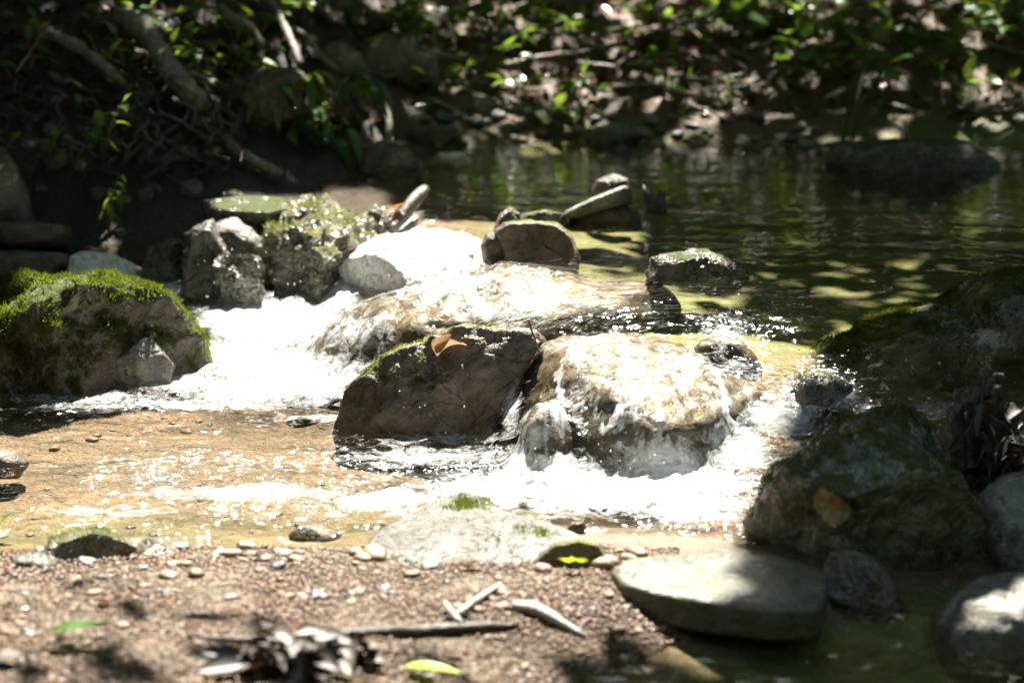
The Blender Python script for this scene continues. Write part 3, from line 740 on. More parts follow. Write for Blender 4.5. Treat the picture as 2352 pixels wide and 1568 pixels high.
foam = np.maximum(foam, cas * np.clip(.22 + 1.05 * strk, 0, .88))  # cascade streaks: foam, with sun glints also painted in as white
ripple2 = cas * strk * .007
wz = wz + ripple2
turb = np.where(over & (qx > 1120) & (qy > 765), 1.2, turb)
turb = turb * np.clip(1 + 1.5 * fbm(P3 * np.array((3, 5, 1)) + 61, 3), .25, 1.9)
gzw = terrain(wx, wy)
keep = wz > gzw - .03
fk = keep[wf].any(1)
water = obj('water', np.stack([wx, wy, wz], -1), wf[fk], M['water'])
tag(water, kind='structure')
attr(water, "foam", foam); attr(water, "turb", turb)

# ------------------------------------------------------------------ gravel
def gravel():
    n = 34000
    px = RNG.uniform(-80, 1560, n * 2); py = 1258 + 335 * RNG.random(n * 2) ** 1.25
    P = hits(np.stack([px, py], -1))
    L = lev_f(P[:, 0], P[:, 1])
    ok = P[:, 2] > L - .012
    P = P[ok][:n]
    v, f = ICO[1]
    n = len(P)
    size = .0017 + .0050 * RNG.random(n) ** 2.4
    sc = size[:, None] * RNG.uniform(.65, 1.35, (n, 3)) * np.array((1.2, 1.2, .75))
    size = size * np.clip(.75 + 1.1 * perlin(P * np.array((6, 6, 0)) + 3), .45, 1.5)
    sc = size[:, None] * RNG.uniform(.65, 1.35, (n, 3)) * np.array((1.2, 1.2, .75))
    jit = 1 + RNG.normal(0, .16, (n, len(v), 1))
    a = RNG.uniform(0, 6.28, n); ca, sa = np.cos(a)[:, None], np.sin(a)[:, None]
    V = v[None] * jit * sc[:, None]
    X = V[..., 0] * ca - V[..., 1] * sa; Y = V[..., 0] * sa + V[..., 1] * ca
    V = np.stack([X, Y, V[..., 2]], -1) + P[:, None] + np.array((0, 0, 1))[None, None] * (size * .35)[:, None, None]
    F = (f[None] + (np.arange(n) * len(v))[:, None, None]).reshape(-1, 3)
    nt = NT('gravel_stone')
    t = nt.n("ShaderNodeAttribute", attribute_name="tint").outputs["Fac"]
    col = nt.ramp(t, [(0, (.014, .007, .003)), (.3, (.050, .022, .007)), (.65, (.090, .042, .015)), (.9, (.125, .07, .034)), (1, (.30, .26, .22))])
    p = nt.n("ShaderNodeBsdfPrincipled", {"Base Color": col, "Roughness": .45, "Specular IOR Level": .35})
    o = obj('gravel', V.reshape(-1, 3), F, nt.out(p.outputs[0]))
    attr(o, "tint", np.repeat(RNG.random(n), len(v)))
    tag(o, 'fine tan and brown gravel covering the bar in front', 'gravel', kind='stuff')
gravel()

# ------------------------------------------------------------------ pebbles
peb_m = {'tan': rock_mat('tan_pebble', (.10, .062, .034), (.16, .105, .062), (.26, .19, .13), rough=(.3, .6), bump=.3, crack=0),
         'grey': rock_mat('grey_pebble', (.085, .08, .072), (.15, .145, .135), (.25, .24, .23), rough=(.25, .55), bump=.3, crack=0),
         'dark': rock_mat('dark_pebble', (.02, .02, .022), (.04, .04, .045), (.08, .08, .085), rough=(.2, .4), bump=.3, crack=0)}
PEB = {}
def pebble(px, py, r, kind, label, where, group, variant=None):
    if variant is None: variant = random.randrange(4)
    key = (kind, variant)
    if key not in PEB:
        v, f = ICO[3]
        rs = np.random.default_rng(variant * 7 + len(kind))
        V = v * np.array((1.25, 1.0, .62)) * (1 + .22 * fbm(v * 1.1 + variant * 9 + len(kind) * 3, 3))[:, None]
        o = obj('pebble', V, f, peb_m[kind]); PEB[key] = o
    else:
        o = PEB[key].copy(); COL.objects.link(o)
    P = hit(px, py)
    o.location = P + Vector((0, 0, r * .3)); o.scale = (r, r, r)
    o.rotation_euler = (random.uniform(-.25, .25), random.uniform(-.25, .25), random.uniform(0, 6.28))
    tag(o, label, 'pebble', group)
    return o
G1 = 'pebbles along the front shore'
for k in range(300):
    px = random.uniform(0, 1560); py = random.choice([random.uniform(1258, 1330), random.uniform(1262, 1380), random.uniform(1290, 1560)])
    if mnoise.noise(Vector((px * .006, py * .02, 3))) < -.12: continue
    kind = random.choices(['tan', 'grey', 'dark'], [.7, .23, .07])[0]
    r = random.uniform(.006, .012) if py > 1330 else .005 + .014 * random.random() ** 2.2
    p_ = hit(px, py)
    if p_.z < float(lev_f(p_.x, p_.y)) - .012: continue
    pebble(px, py, r, kind, {'tan': 'tan rounded pebble lying in the front gravel', 'grey': 'pale grey pebble lying in the front gravel', 'dark': 'dark pebble lying in the front gravel'}[kind], 'gravel', G1)
pebble(728, 1372, .017, 'dark', 'single black round pebble alone in the middle of the gravel', '', None, 1)
pebble(862, 1282, .026, 'tan', 'largest tan pebble at the left corner of the pale slab', '', None, 0)
pebble(1380, 1302, .024, 'tan', 'tan pebble touching the lime maple leaf', '', None, 2)
G2 = 'stones along the far waterline'
for k in range(70):
    px = random.uniform(960, 1900); py = random.uniform(268, 350)
    kind = random.choices(['tan', 'grey', 'dark'], [.62, .26, .12])[0]
    pebble(px, py, random.uniform(.008, .030), kind, {'tan': 'tan stone on the far muddy shore', 'grey': 'pale grey stone on the far muddy shore', 'dark': 'dark stone on the far muddy shore'}[kind], 'bank', G2)

G3 = 'stones on the bed of the lower pool'
for k in range(90):
    px, py = random.uniform(-20, 1150), random.uniform(940, 1262)
    kind = random.choices(['tan', 'grey', 'dark'], [.5, .25, .25])[0]
    o = pebble(px, py, .004 + .010 * random.random() ** 2, kind, {'tan': 'tan stone lying under the water of the lower pool', 'grey': 'grey stone lying under the water of the lower pool', 'dark': 'dark stone lying under the water of the lower pool'}[kind], 'bed', G3)
    o.location.z -= o.scale.x * .25

# ------------------------------------------------------------------ leaves, twigs, plants
def frame(d, up=Vector((0, 0, 1))):
    d = d.normalized(); s = d.cross(up)
    if s.length < 1e-4: s = Vector((1, 0, 0))
    s.normalize(); return d, s, s.cross(d).normalized()

def leaf_geo(mb, base, d, length, width, droop=.3, roll=0.0, cup=.12, seg=6, tint=.5, shape='ovate'):
    """one leaf blade: bends along its length, folded along the midrib"""
    d, s, n = frame(d)
    if roll: s, n = s * math.cos(roll) + n * math.sin(roll), n * math.cos(roll) - s * math.sin(roll)
    V = []; p = base.copy(); dd = d.copy()
    for i in range(seg + 1):
        t = i / seg
        if shape == 'ovate': w = width * math.sin(math.pi * min(1, t ** .75 * .98 + .02)) ** .9
        elif shape == 'round': w = width * math.sqrt(max(0, 1 - (2 * t - 1) ** 2)) * (1 - .25 * t) + .0005
        elif shape == 'lance': w = width * math.sin(math.pi * min(1, t ** .8)) ** .8 + .0004
        else: w = width * (1 - t) ** .6 + .0003
        V += [p + s * w * .5 + n * cup * w, p.copy(), p - s * w * .5 + n * cup * w]
        dd = (dd + Vector((0, 0, -1)) * droop / seg).normalized()
        p = p + dd * (length / seg)
    F = []
    for i in range(seg):
        a = i * 3
        F += [(a, a + 1, a + 4, a + 3), (a + 1, a + 2, a + 5, a + 4)]
    mb.add([v[:] for v in V], F, tint)
    return p

def tube_geo(mb, pts, radii, sides=7, knob=.12, tint=.5):
    pts = [Vector(p) for p in pts]
    # resample with a smooth curve
    out, rr = [], []
    n = len(pts)
    for i in range(n - 1):
        p0, p1, p2, p3 = pts[max(0, i - 1)], pts[i], pts[i + 1], pts[min(n - 1, i + 2)]
        st = max(2, int((p2 - p1).length / .02))
        st = min(st, 14)
        for k in range(st):
            t = k / st
            out.append(.5 * ((2 * p1) + (p2 - p0) * t + (2 * p0 - 5 * p1 + 4 * p2 - p3) * t * t + (3 * p1 - p0 - 3 * p2 + p3) * t ** 3))
            rr.append(radii[i] * (1 - t) + radii[i + 1] * t)
    out.append(pts[-1]); rr.append(radii[-1])
    V, F = [], []
    for i, (p, r) in enumerate(zip(out, rr)):
        d = (out[min(i + 1, len(out) - 1)] - out[max(i - 1, 0)])
        d, s, nn = frame(d)
        for k in range(sides):
            a = 6.2832 * k / sides
            q = r * (1 + knob * mnoise.noise(Vector((p.x * 25 + k, p.y * 25, p.z * 25 + k * 3.1))) * 2)
            V.append(p + s * math.cos(a) * q + nn * math.sin(a) * q)
    m = len(out)
    for i in range(m - 1):
        for k in range(sides):
            a, b = i * sides + k, i * sides + (k + 1) % sides
            F.append((a, b, b + sides, a + sides))
    F.append(tuple(range(sides))[::-1]); F.append(tuple((m - 1) * sides + k for k in range(sides)))
    mb.add([v[:] for v in V], F, tint)

def stick(pp, radii, mat, label, name='stick', cat='stick', lift=0.0, group=None, ys=None, parent=None, side=()):
    """a stick lying along the sight points pp on the ground (or at distances ys)"""
    if ys is None:
        h = hits(pp); pts = [Vector(q) + Vector((0, -.5 * lift, r * .8 + lift)) for q, r in zip(h, radii)]
    else:
        pts = [on_y(a, b, y) for (a, b), y in zip(pp, ys)]
    mb = MB(); tube_geo(mb, pts, radii, 9, .32 if name == 'root' else .16)
    for (i, ex, ey, ez, r) in side:
        a = pts[i]; b = a + Vector((ex, ey, ez)); tube_geo(mb, [a, (a + b) / 2 + Vector((0, 0, .01)), b], [r, r * .8, r * .4], 6)
    o = mb.build(name, M[mat], parent, origin=pts[0])
    o.location = pts[0] if parent is None else pts[0] - parent.location
    if parent is None: tag(o, label, cat, group)
    return o

def one_leaf(px, py, y, d, L, Wd, mat, label, shape='ovate', droop=.3, roll=0, cup=.12, name='leaf', lift=.01, tint=.5):
    P = on_y(px, py, y) if y else hit(px, py) + Vector((0, 0, lift))
    mb = MB(); leaf_geo(mb, P, Vector(d), L, Wd, droop, roll, cup, 8, tint, shape)
    o = mb.build(name, M[mat], origin=P); o.location = P
    return tag(o, label, 'leaf')

def maple(P, size, rot, mat, label, tilt=(0, 0)):
    pts = []
    for k in range(5):
        a = -2.2 + k * 1.1
        L = (.75, .95, 1.15, .95, .75)[k]
        pts += [(a - .26, L * .62), (a - .12, L * .70), (a, L), (a + .12, L * .70), (a + .26, L * .62)]
        if k < 4: pts.append((a + .55, .36))
    pts = [(-3.05, .12)] + pts + [(3.05, .12)]
    V = [(0, 0, 0)] + [(r * math.sin(a) * size, r * math.cos(a) * size, (.12 * math.sin(a * 2.5) + .18 * r * r) * size) for a, r in pts]
    F = [(0, i + 1, i) for i in range(1, len(pts))]
    mb = MB(); mb.add(V, F, .6)
    st = [Vector((0, 0, 0)), Vector((0, -.5 * size, .05 * size)), Vector((.05 * size, -.9 * size, 0))]
    tube_geo(mb, st, [.0012] * 3, 5)
    o = mb.build('maple_leaf', M[mat]); o.location = P; o.rotation_euler = (tilt[0], tilt[1], rot)
    return tag(o, label, 'leaf')

def plant(base, stems, leaf, label, name='leafy_plant', cat='plant', group=None, mat='leaf', shape='ovate', droop=.5, seed=0):
    """stems: list of (dx, dy, dz) tips; leaf: (count per stem, length, width)"""
    rs = random.Random(seed)
    root = empty(name, base); tag(root, label, cat, group)
    sm, lm = MB(), MB()
    for (dx, dy, dz) in stems:
        tip = Vector((dx, dy, dz)); mid = tip * .5 + Vector((0, 0, .12 * tip.length))
        tube_geo(sm, [Vector((0, 0, -.02)), mid, tip], [.004, .003, .0016], 5)
        n = leaf[0]
        for k in range(n):
            t = .35 + .65 * (k + 1) / n
            p = mid * (2 * t * (1 - t)) + tip * t * t
            a = k * 2.4 + rs.uniform(-.5, .5)
            d = Vector((math.cos(a), math.sin(a) * .8, rs.uniform(-.2, .5)))
            if k == n - 1: d = tip.normalized() + Vector((0, 0, -.2))
            leaf_geo(lm, p, d, leaf[1] * rs.uniform(.7, 1.15), leaf[2] * rs.uniform(.8, 1.15), droop * rs.uniform(.6, 1.4), rs.uniform(-.5, .5), .10, 6, rs.random(), shape)
    sm.build('stem', M['twig'], root); lm.build('foliage', M[mat], root)
    return root

def grass_tuft(base, n, L, label, group=None, seed=0, lean=(0, 0)):
    rs = random.Random(seed); mb = MB()
    for k in range(n):
        a = rs.uniform(0, 6.28); sp_ = rs.uniform(.15, .9)
        d = Vector((math.cos(a) * sp_ + lean[0], math.sin(a) * sp_ * .6 + lean[1], 1))
        leaf_geo(mb, Vector((rs.uniform(-.03, .03), rs.uniform(-.03, .03), 0)), d, L * rs.uniform(.6, 1.1), .008, rs.uniform(.3, 1.3), 0, .1, 7, rs.random(), 'blade')
    o = mb.build('grass_tuft', M['grass']); o.location = base
    return tag(o, label, 'grass tuft', group)

# things on the rocks and gravel
maple(hit(1320, 1312) + Vector((0, -.02, .03)), .036, .6, 'leaflime', 'lime green maple leaf on the pebbles in front of the dark fronted stone', (-.35, .25))
mb = MB(); P_ = surface_at(centre_rock, 1005, 815) + Vector((0, -.012, .0))
leaf_geo(mb, Vector((0, 0, 0)), Vector((.5, -.1, .85)), .085, .05, 1.5, .9, .55, 10, .7, 'ovate')
leaf_geo(mb, Vector((-.005, 0, .01)), Vector((.85, -.1, .5)), .06, .035, -.8, -1.0, .5, 8, .3, 'ovate')
o = mb.build('leaf', M['leaftan']); o.location = P_; tag(o, 'curled dry tan leaf caught on the leaning dark brown rock', 'leaf')
stick([(1240, 815), (1232, 790), (1222, 760), (1213, 733)], [.0035, .003, .0028, .0035], 'twig', 'thin upright twig standing at the right end of the leaning rock', 'twig', 'twig', ys=[5.5, 5.5, 5.49, 5.48])
one_leaf(1900, 1318, 4.36, (-.2, 0, 1), .03, .016, 'leafyellow', 'tiny yellow leaf stuck to the small dark wet rock')
stick([(690, 1475), (800, 1468), (900, 1460), (1000, 1455), (1100, 1448), (1190, 1440)], [.010, .012, .012, .011, .010, .006], 'barkdark', 'long brown stick lying across the front gravel')
stick([(1050, 1425), (1095, 1390), (1150, 1352)], [.006, .006, .004], 'paletwig', 'short pale stick slanting on the gravel above the long brown stick', lift=.008)
stick([(1022, 1400), (1040, 1425), (1060, 1445)], [.005, .006, .005], 'paletwig', 'pale forked chip crossing the long brown stick', lift=.012)
stick([(1175, 1398), (1220, 1408), (1270, 1430), (1345, 1465)], [.009, .013, .012, .005], 'paletwig', 'pale grey driftwood piece tapering towards the puddle', 'driftwood', 'driftwood')
stick([(430, 1465), (520, 1475), (620, 1478), (700, 1490)], [.005, .007, .007, .004], 'barkdark', 'dark thin stick left of the rotten leaf heap')
stick([(640, 1545), (720, 1530), (820, 1520)], [.004, .005, .003], 'twig', 'thin twig across the bottom of the rotten leaf heap', 'twig', 'twig', lift=.02)
heap = MB(); hb = hit(690, 1530)
for k in range(60):
    q = hit(min(830, max(560, random.gauss(700, 90))), min(1560, max(1478, random.gauss(1520, 28)))); q.z += random.uniform(.004, .03)
    leaf_geo(heap, q - hb, Vector((random.uniform(-1, 1), random.uniform(-1, 1), random.uniform(-.1, .16))), random.uniform(.04, .085), random.uniform(.025, .045), random.uniform(-.1, .7), random.uniform(-.7, .7), .3, 6, random.random())
hp = heap.build('leaf_heap', M['leafdark']); hp.location = hb
tag(hp, 'black heap of wet rotten leaves on the gravel at the bottom', 'leaf heap')
one_leaf(930, 1542, None, (1, -.15, .1), .10, .035, 'leaflime', 'pale green leaf lying at the bottom edge beside the rotten heap', tint=.2)
one_leaf(110, 1490, None, (1, .1, .25), .12, .045, 'leaf', 'dark green leaf lying on the shaded gravel at lower left', lift=.03)
one_leaf(-10, 1530, None, (1, .2, .2), .05, .05, 'leafdark', 'dark wet leaf at the lower left edge')
one_leaf(-5, 1245, None, (.6, 0, .7), .06, .04, 'leaf', 'green leaf poking in at the left edge above the tan stone', lift=.03)
one_leaf(585 + 0, 1283, None, (1, .3, .2), .03, .02, 'leafbrown', 'small brown leaf at the water edge of the gravel')
one_leaf(1070, 1312, None, (.9, .2, .5), .035, .02, 'leafbrown', 'small brown leaf at the front edge of the pale slab')
# upper pool leaves and driftwood
P_ = on_z(1082, 442, U + .004); maple(P_, .04, 1.2, 'leafyellow', 'yellow leaf floating at the head of the pool')
P_ = on_z(1085, 410, U + .015); maple(P_, .045, .3, 'leafbright', 'bright green leaf floating behind the yellow one', (.3, 0))
one_leaf(880, 492, 6.85, (1, 0, .6), .07, .035, 'leaforange', 'orange leaf stuck beside the black driftwood', droop=.1)
stick([(978, 432), (950, 462), (920, 500), (900, 532)], [.014, .022, .020, .012], 'barkdark', 'black driftwood stub at the left of the upper fall', 'driftwood', 'driftwood', ys=[6.95, 6.9, 6.85, 6.8])
mb = MB()
for k in range(9):
    a = on_y(1505 + random.uniform(-20, 25), 490, 6.9); b = on_y(1490 + random.uniform(-22, 40), random.uniform(415, 475), 6.92)
    tube_geo(mb, [a, (a + b) / 2 + Vector((random.uniform(-.01, .01), 0, .01)), b], [.014, .012, .004], 6)
o = mb.build('driftwood', M['barkdark']); tag(o, 'dark broken driftwood knot right of the tilted slab', 'driftwood')
# black shredded stump at right
stp = empty('rotten_stump', on_z(2265, 1100, .02)); tag(stp, 'black rotten stump with hanging shreds at the right edge', 'stump')
core, shr = MB(), MB()
for k in range(16):
    x0 = random.uniform(-.07, .09); y0 = random.uniform(-.05, .07)
    top = Vector((x0 * .9 + random.uniform(-.02, .02), y0, random.uniform(.10, .24) if abs(x0 + .02) < .05 else random.uniform(.06, .17)))
    tube_geo(core, [Vector((x0, y0, -.05)), Vector((x0, y0, .06)), top], [.026, .022, .007], 7, .3)
for k in range(70):
    q = Vector((random.uniform(-.08, .09), random.uniform(-.08, .02), random.uniform(.02, .19)))
    leaf_geo(shr, q, Vector((random.uniform(-1, 1), -.6, random.uniform(-1, .4))), random.uniform(.03, .09), random.uniform(.006, .03), random.uniform(.2, 1.4), random.uniform(-1.5, 1.5), .3, 5, random.random())
core.build('trunk', M['barkdark'], stp); shr.build('shreds', M['leafdark'], stp)

# moss tufts as real blades
def tufts(o, n, mat, L, test, name='moss', seed=3):
    rs = np.random.default_rng(seed)
    me = o.data; nv = len(me.polygons)
    cen = np.array([p.center[:] for p in me.polygons]); nor = np.array([p.normal[:] for p in me.polygons]); ar = np.array([p.area for p in me.polygons])
    wgt = np.array([test(c, nn) for c, nn in zip(cen, nor)]) * ar
    wgt *= np.clip(.5 + 1.6 * fbm(cen * 9 + 4, 3), 0, 1.4)
    if wgt.sum() <= 0: return
    idx = rs.choice(nv, n, p=wgt / wgt.sum())
    jit = rs.normal(0, .004, (n, 3))
    c = cen[idx] + jit - nor[idx] * (jit * nor[idx]).sum(1)[:, None]; nn = nor[idx]
    d = nn + rs.normal(0, .55, (n, 3)) + np.array((0, 0, .25)); d /= np.linalg.norm(d, axis=1)[:, None]
    s = np.cross(d, rs.normal(size=(n, 3))); s /= np.linalg.norm(s, axis=1)[:, None]
    cl = np.clip(.35 + 1.5 * fbm(cen[idx] * 16 + 8, 2), .1, 1.5)
    l = (L * rs.uniform(.4, 1.2, n) * (.5 + cl))[:, None]
    c = c + nn * (cl * L * .5)[:, None]
    V = np.stack([c - s * l * .16 - nn * .002, c + s * l * .16 - nn * .002, c + d * l], 1).reshape(-1, 3)
    F = np.arange(n * 3).reshape(-1, 3)
    t = obj(name, V, F, M[mat], o)
    attr(t, "tint", np.repeat(np.clip(rs.normal(.5, .28, n), 0, 1), 3))
tufts(moss_boulder, 48000, 'mosstuft', .013, lambda c, n: max(0, n[2] + 1.1) * (n[1] < .5) * (1 if c[0] < .10 + .1 * math.sin(c[2] * 30) else .12 if n[2] < .4 else .9))
tufts(rboulder, 26000, 'mossdark', .010, lambda c, n: max(0, n[2] + .25) * (1 if c[0] < .25 else .4))
tufts(centre_rock, 3500, 'mosstuft', .007, lambda c, n: max(0, n[2] - .1) * (1 if c[0] < -.03 else .05))
tufts(round_rock, 2500, 'mossdark', .008, lambda c, n: max(0, n[2]))

pl = [o for o in bpy.data.objects if o.get('label', '').startswith(('sunlit pale slab', 'tall lumpy', 'big dark boulder', 'dark mossy stone with a wet'))]
for o in pl:
    if 'slab' in o['label']: tufts(o, 2200, 'mosstuft', .008, lambda c, n: (n[2] > .3) * max(0, math.exp(-((c[0] + .04) / .06) ** 2 - ((c[1] - .14) / .07) ** 2) + math.exp(-((c[0] - .11) / .05) ** 2 - ((c[1] + .06) / .05) ** 2) - .25))
    elif 'lumpy' in o['label']: tufts(o, 5000, 'mosstuft', .008, lambda c, n: max(0, n[2] - .1))
    else: tufts(o, 5000 if 'big' in o['label'] else 500, 'mossdark', .007, lambda c, n: max(0, n[2] - .15))

# ------------------------------------------------------------------ roots and branches of the banks
stick([(275, 80), (330, 120), (368, 170), (392, 215), (430, 262), (470, 305)], [.030, .036, .034, .036, .042, .030], 'barkgrey', 'thick pale root arching down the left bank', 'root', 'root', lift=.05)
stick([(455, 300), (500, 330), (540, 365), (590, 395), (650, 420)], [.020, .020, .018, .016, .012], 'barkgrey', 'lower pale root running on from the thick root to the water', 'root', 'root', lift=.02)
stick([(85, 98), (140, 125), (190, 150), (240, 190), (290, 228)], [.012, .016, .020, .018, .012], 'barkgrey', 'mossy slanting root at the far left of the bank', 'root', 'root', lift=.04)
stick([(70, 64), (200, 53), (300, 58), (400, 47), (480, 26), (565, 8)], [.010, .009, .010, .010, .011, .009], 'twig', 'long bare branch across the top left corner', 'branch', 'branch', lift=.10)
stick([(590, -5), (635, 55), (665, 115), (692, 182)], [.016, .015, .014, .012], 'barkgrey', 'straight grey branch leaning down the bank above the drooping shrub', 'branch', 'branch', lift=.04)
stick([(505, 45), (545, 78), (580, 100), (606, 135)], [.015, .020, .016, .012], 'barkgrey', 'short mossy branch left of the straight grey branch', 'branch', 'branch', lift=.03)
stick([(655, 82), (705, 110), (735, 150), (775, 185)], [.008, .012, .010, .008], 'barkgrey', 'thin branch right of the straight grey branch', 'branch', 'branch', lift=.03)
stick([(395, 205), (450, 222), (480, 245), (505, 300), (515, 345)], [.010, .012, .010, .009, .006], 'barkdark', 'dark root crossing beside the thick pale root', 'root', 'root', lift=.05)
stick([(370, 148), (420, 175), (470, 205), (500, 215)], [.006, .007, .007, .005], 'barkdark', 'thin dark root behind the thick pale root', 'root', 'root', lift=.03)
stick([(0, 5), (70, 8), (150, 28), (260, 28)], [.010, .010, .009, .006], 'twig', 'short branch in the top left corner above the long bare branch', 'branch', 'branch', lift=.1)
stick([(880, 262), (893, 300), (895, 335), (890, 362)], [.012, .013, .012, .010], 'barkgrey', 'short upright pale stub at the head of the pool', 'root', 'root', lift=.03)
stick([(50, 250), (85, 200), (130, 125)], [.003, .003, .002], 'twig', 'thin straw stalk leaning in the dark left corner', 'twig', 'twig', lift=.12)
tang = empty('root_mass', hit(400, 400)); tag(tang, 'tangle of black glistening roots hanging from the left bank', 'root mass')
for k in range(90):
    x0, y0 = (random.uniform(270, 540), random.uniform(290, 390)) if k < 34 else (random.uniform(20, 540), random.uniform(200, 430))
    pts = [(x0, y0)]
    for j in range(3): pts.append((pts[-1][0] + random.uniform(-35, 45), pts[-1][1] + random.uniform(4, 30)))
    pts = [(min(a, 560), min(b_, 440)) for a, b_ in pts]
    r0 = random.uniform(.004, .011) if k < 34 else random.uniform(.0015, .005)
    stick(pts, [r0, r0 * .9, r0 * .7, r0 * .4], 'barkdark', None, 'root', lift=random.uniform(.02, .12), parent=tang)
BR = [([(1156, 176), (1240, 157), (1341, 144), (1441, 118), (1560, 90)], .010, 'long grey branch slanting across the middle of the far bank'),
      ([(1213, 100), (1341, 97), (1425, 90), (1543, 67), (1620, 20)], .009, 'branch curving along the top of the far bank'),
      ([(1122, 112), (1150, 90), (1183, 62)], .008, 'short stick standing up near the top middle leaves'),
      ([(1324, 168), (1440, 182), (1560, 200), (1680, 200), (1853, 146)], .007, 'long dark thin branch sagging over the right of the bank'),
      ([(1290, 234), (1350, 224), (1425, 222), (1532, 214)], .008, 'reddish stick lying low on the bank'),
      ([(1416, 180), (1440, 160), (1462, 144)], .011, 'stubby pale stick in the middle of the bank'),
      ([(1577, 84), (1616, 116), (1656, 144), (1718, 187)], .007, 'bare twig slanting down right of the bank centre'),
      ([(1663, 104), (1720, 80), (1777, 54)], .008, 'short branch leaning under the round leaves'),
      ([(1674, 36), (1700, 75), (1730, 118)], .008, 'dark twig crossing the short branch under round leaves'),
      ([(2190, 276), (2230, 285), (2270, 286), (2310, 280), (2380, 258)], .012, 'black curved stick at the right edge of the far shore'),
      ([(2260, 122), (2310, 138), (2400, 155)], .008, 'pale stick at the top right edge'),
      ([(1170, 255), (1210, 265), (1250, 275)], .006, 'brown stick near the pale stones of the far shore'),
      ([(1200, 280), (1260, 300), (1320, 325)], .006, 'brown stick reaching the far waterline'),
      ([(880, 200), (930, 190), (990, 178)], .004, 'thin twig left of the palmate leaves'),
      ([(1060, 230), (1100, 200), (1140, 185)], .004, 'thin twig under the long grey branch'),
      ([(1650, 235), (1720, 215), (1800, 180)], .005, 'thin dark twig above the far gravel')]
for pp, r, lab in BR:
    n = len(pp)
    stick(pp, [r * (1 - .5 * i / n) for i in range(n)], random.choice(['twig', 'twig', 'barkgrey']) if 'dark' not in lab and 'black' not in lab else 'barkdark', lab, 'branch', 'branch', lift=.035)

# ------------------------------------------------------------------ bank plants
def at_bank(px, py, off=0.0):
    h = hit(px, py); return h + Vector((0, -off, 0))
# drooping shrub
shrub = empty('drooping_shrub', at_bank(830, 300)); tag(shrub, 'shrub with long drooping green leaves over the left of the pool', 'shrub')
sm, lm = MB(), MB(); b0 = shrub.location
for (x, y, n) in [(720, 175, 16), (640, 205, 12), (700, 330, 16), (840, 175, 9), (780, 300, 6), (745, 245, 14), (670, 270, 10)]:
    yy = b0.y - random.uniform(.1, .3)
    tip = on_y(x, y, yy) - b0
    tube_geo(sm, [Vector((0, 0, 0)), tip * .5 + Vector((0, 0, .08)), tip], [.006, .004, .002], 5)
    for k in range(n):
        a = random.uniform(0, 6.28)
        leaf_geo(lm, tip + Vector((random.uniform(-.03, .03), random.uniform(-.03, .03), random.uniform(-.03, .02))),
                 Vector((math.cos(a), math.sin(a) * .6, random.uniform(-.5, .3))), random.uniform(.10, .17), random.uniform(.03, .048), random.uniform(1.0, 2.4), random.uniform(-.4, .4), .10, 8, random.random(), 'ovate')
sm.build('stem', M['twig'], shrub); lm.build('foliage', M['leaf'], shrub)
def sprout(pb, tips, L, Wd, n, lab, mat='leafbright', off=.08, shape='lance', droop=1.0, seed=1):
    b = at_bank(*pb, off)
    st = []
    for (x, y) in tips:
        q = on_y(x, y, b.y - .03) - b; st.append((q.x, q.y, q.z))
    return plant(b, st, (n, L, Wd), lab, mat=mat, shape=shape, droop=droop, seed=seed)
sprout((245, 345), [(285, 232), (230, 290)], .09, .03, 4, 'thin sprout with narrow hanging leaves on the dark left bank', seed=2)
sprout((258, 520), [(252, 450), (270, 410)], .07, .018, 5, 'yellow-green sprout with limp strap leaves above the slate slabs', droop=2.2, seed=3)
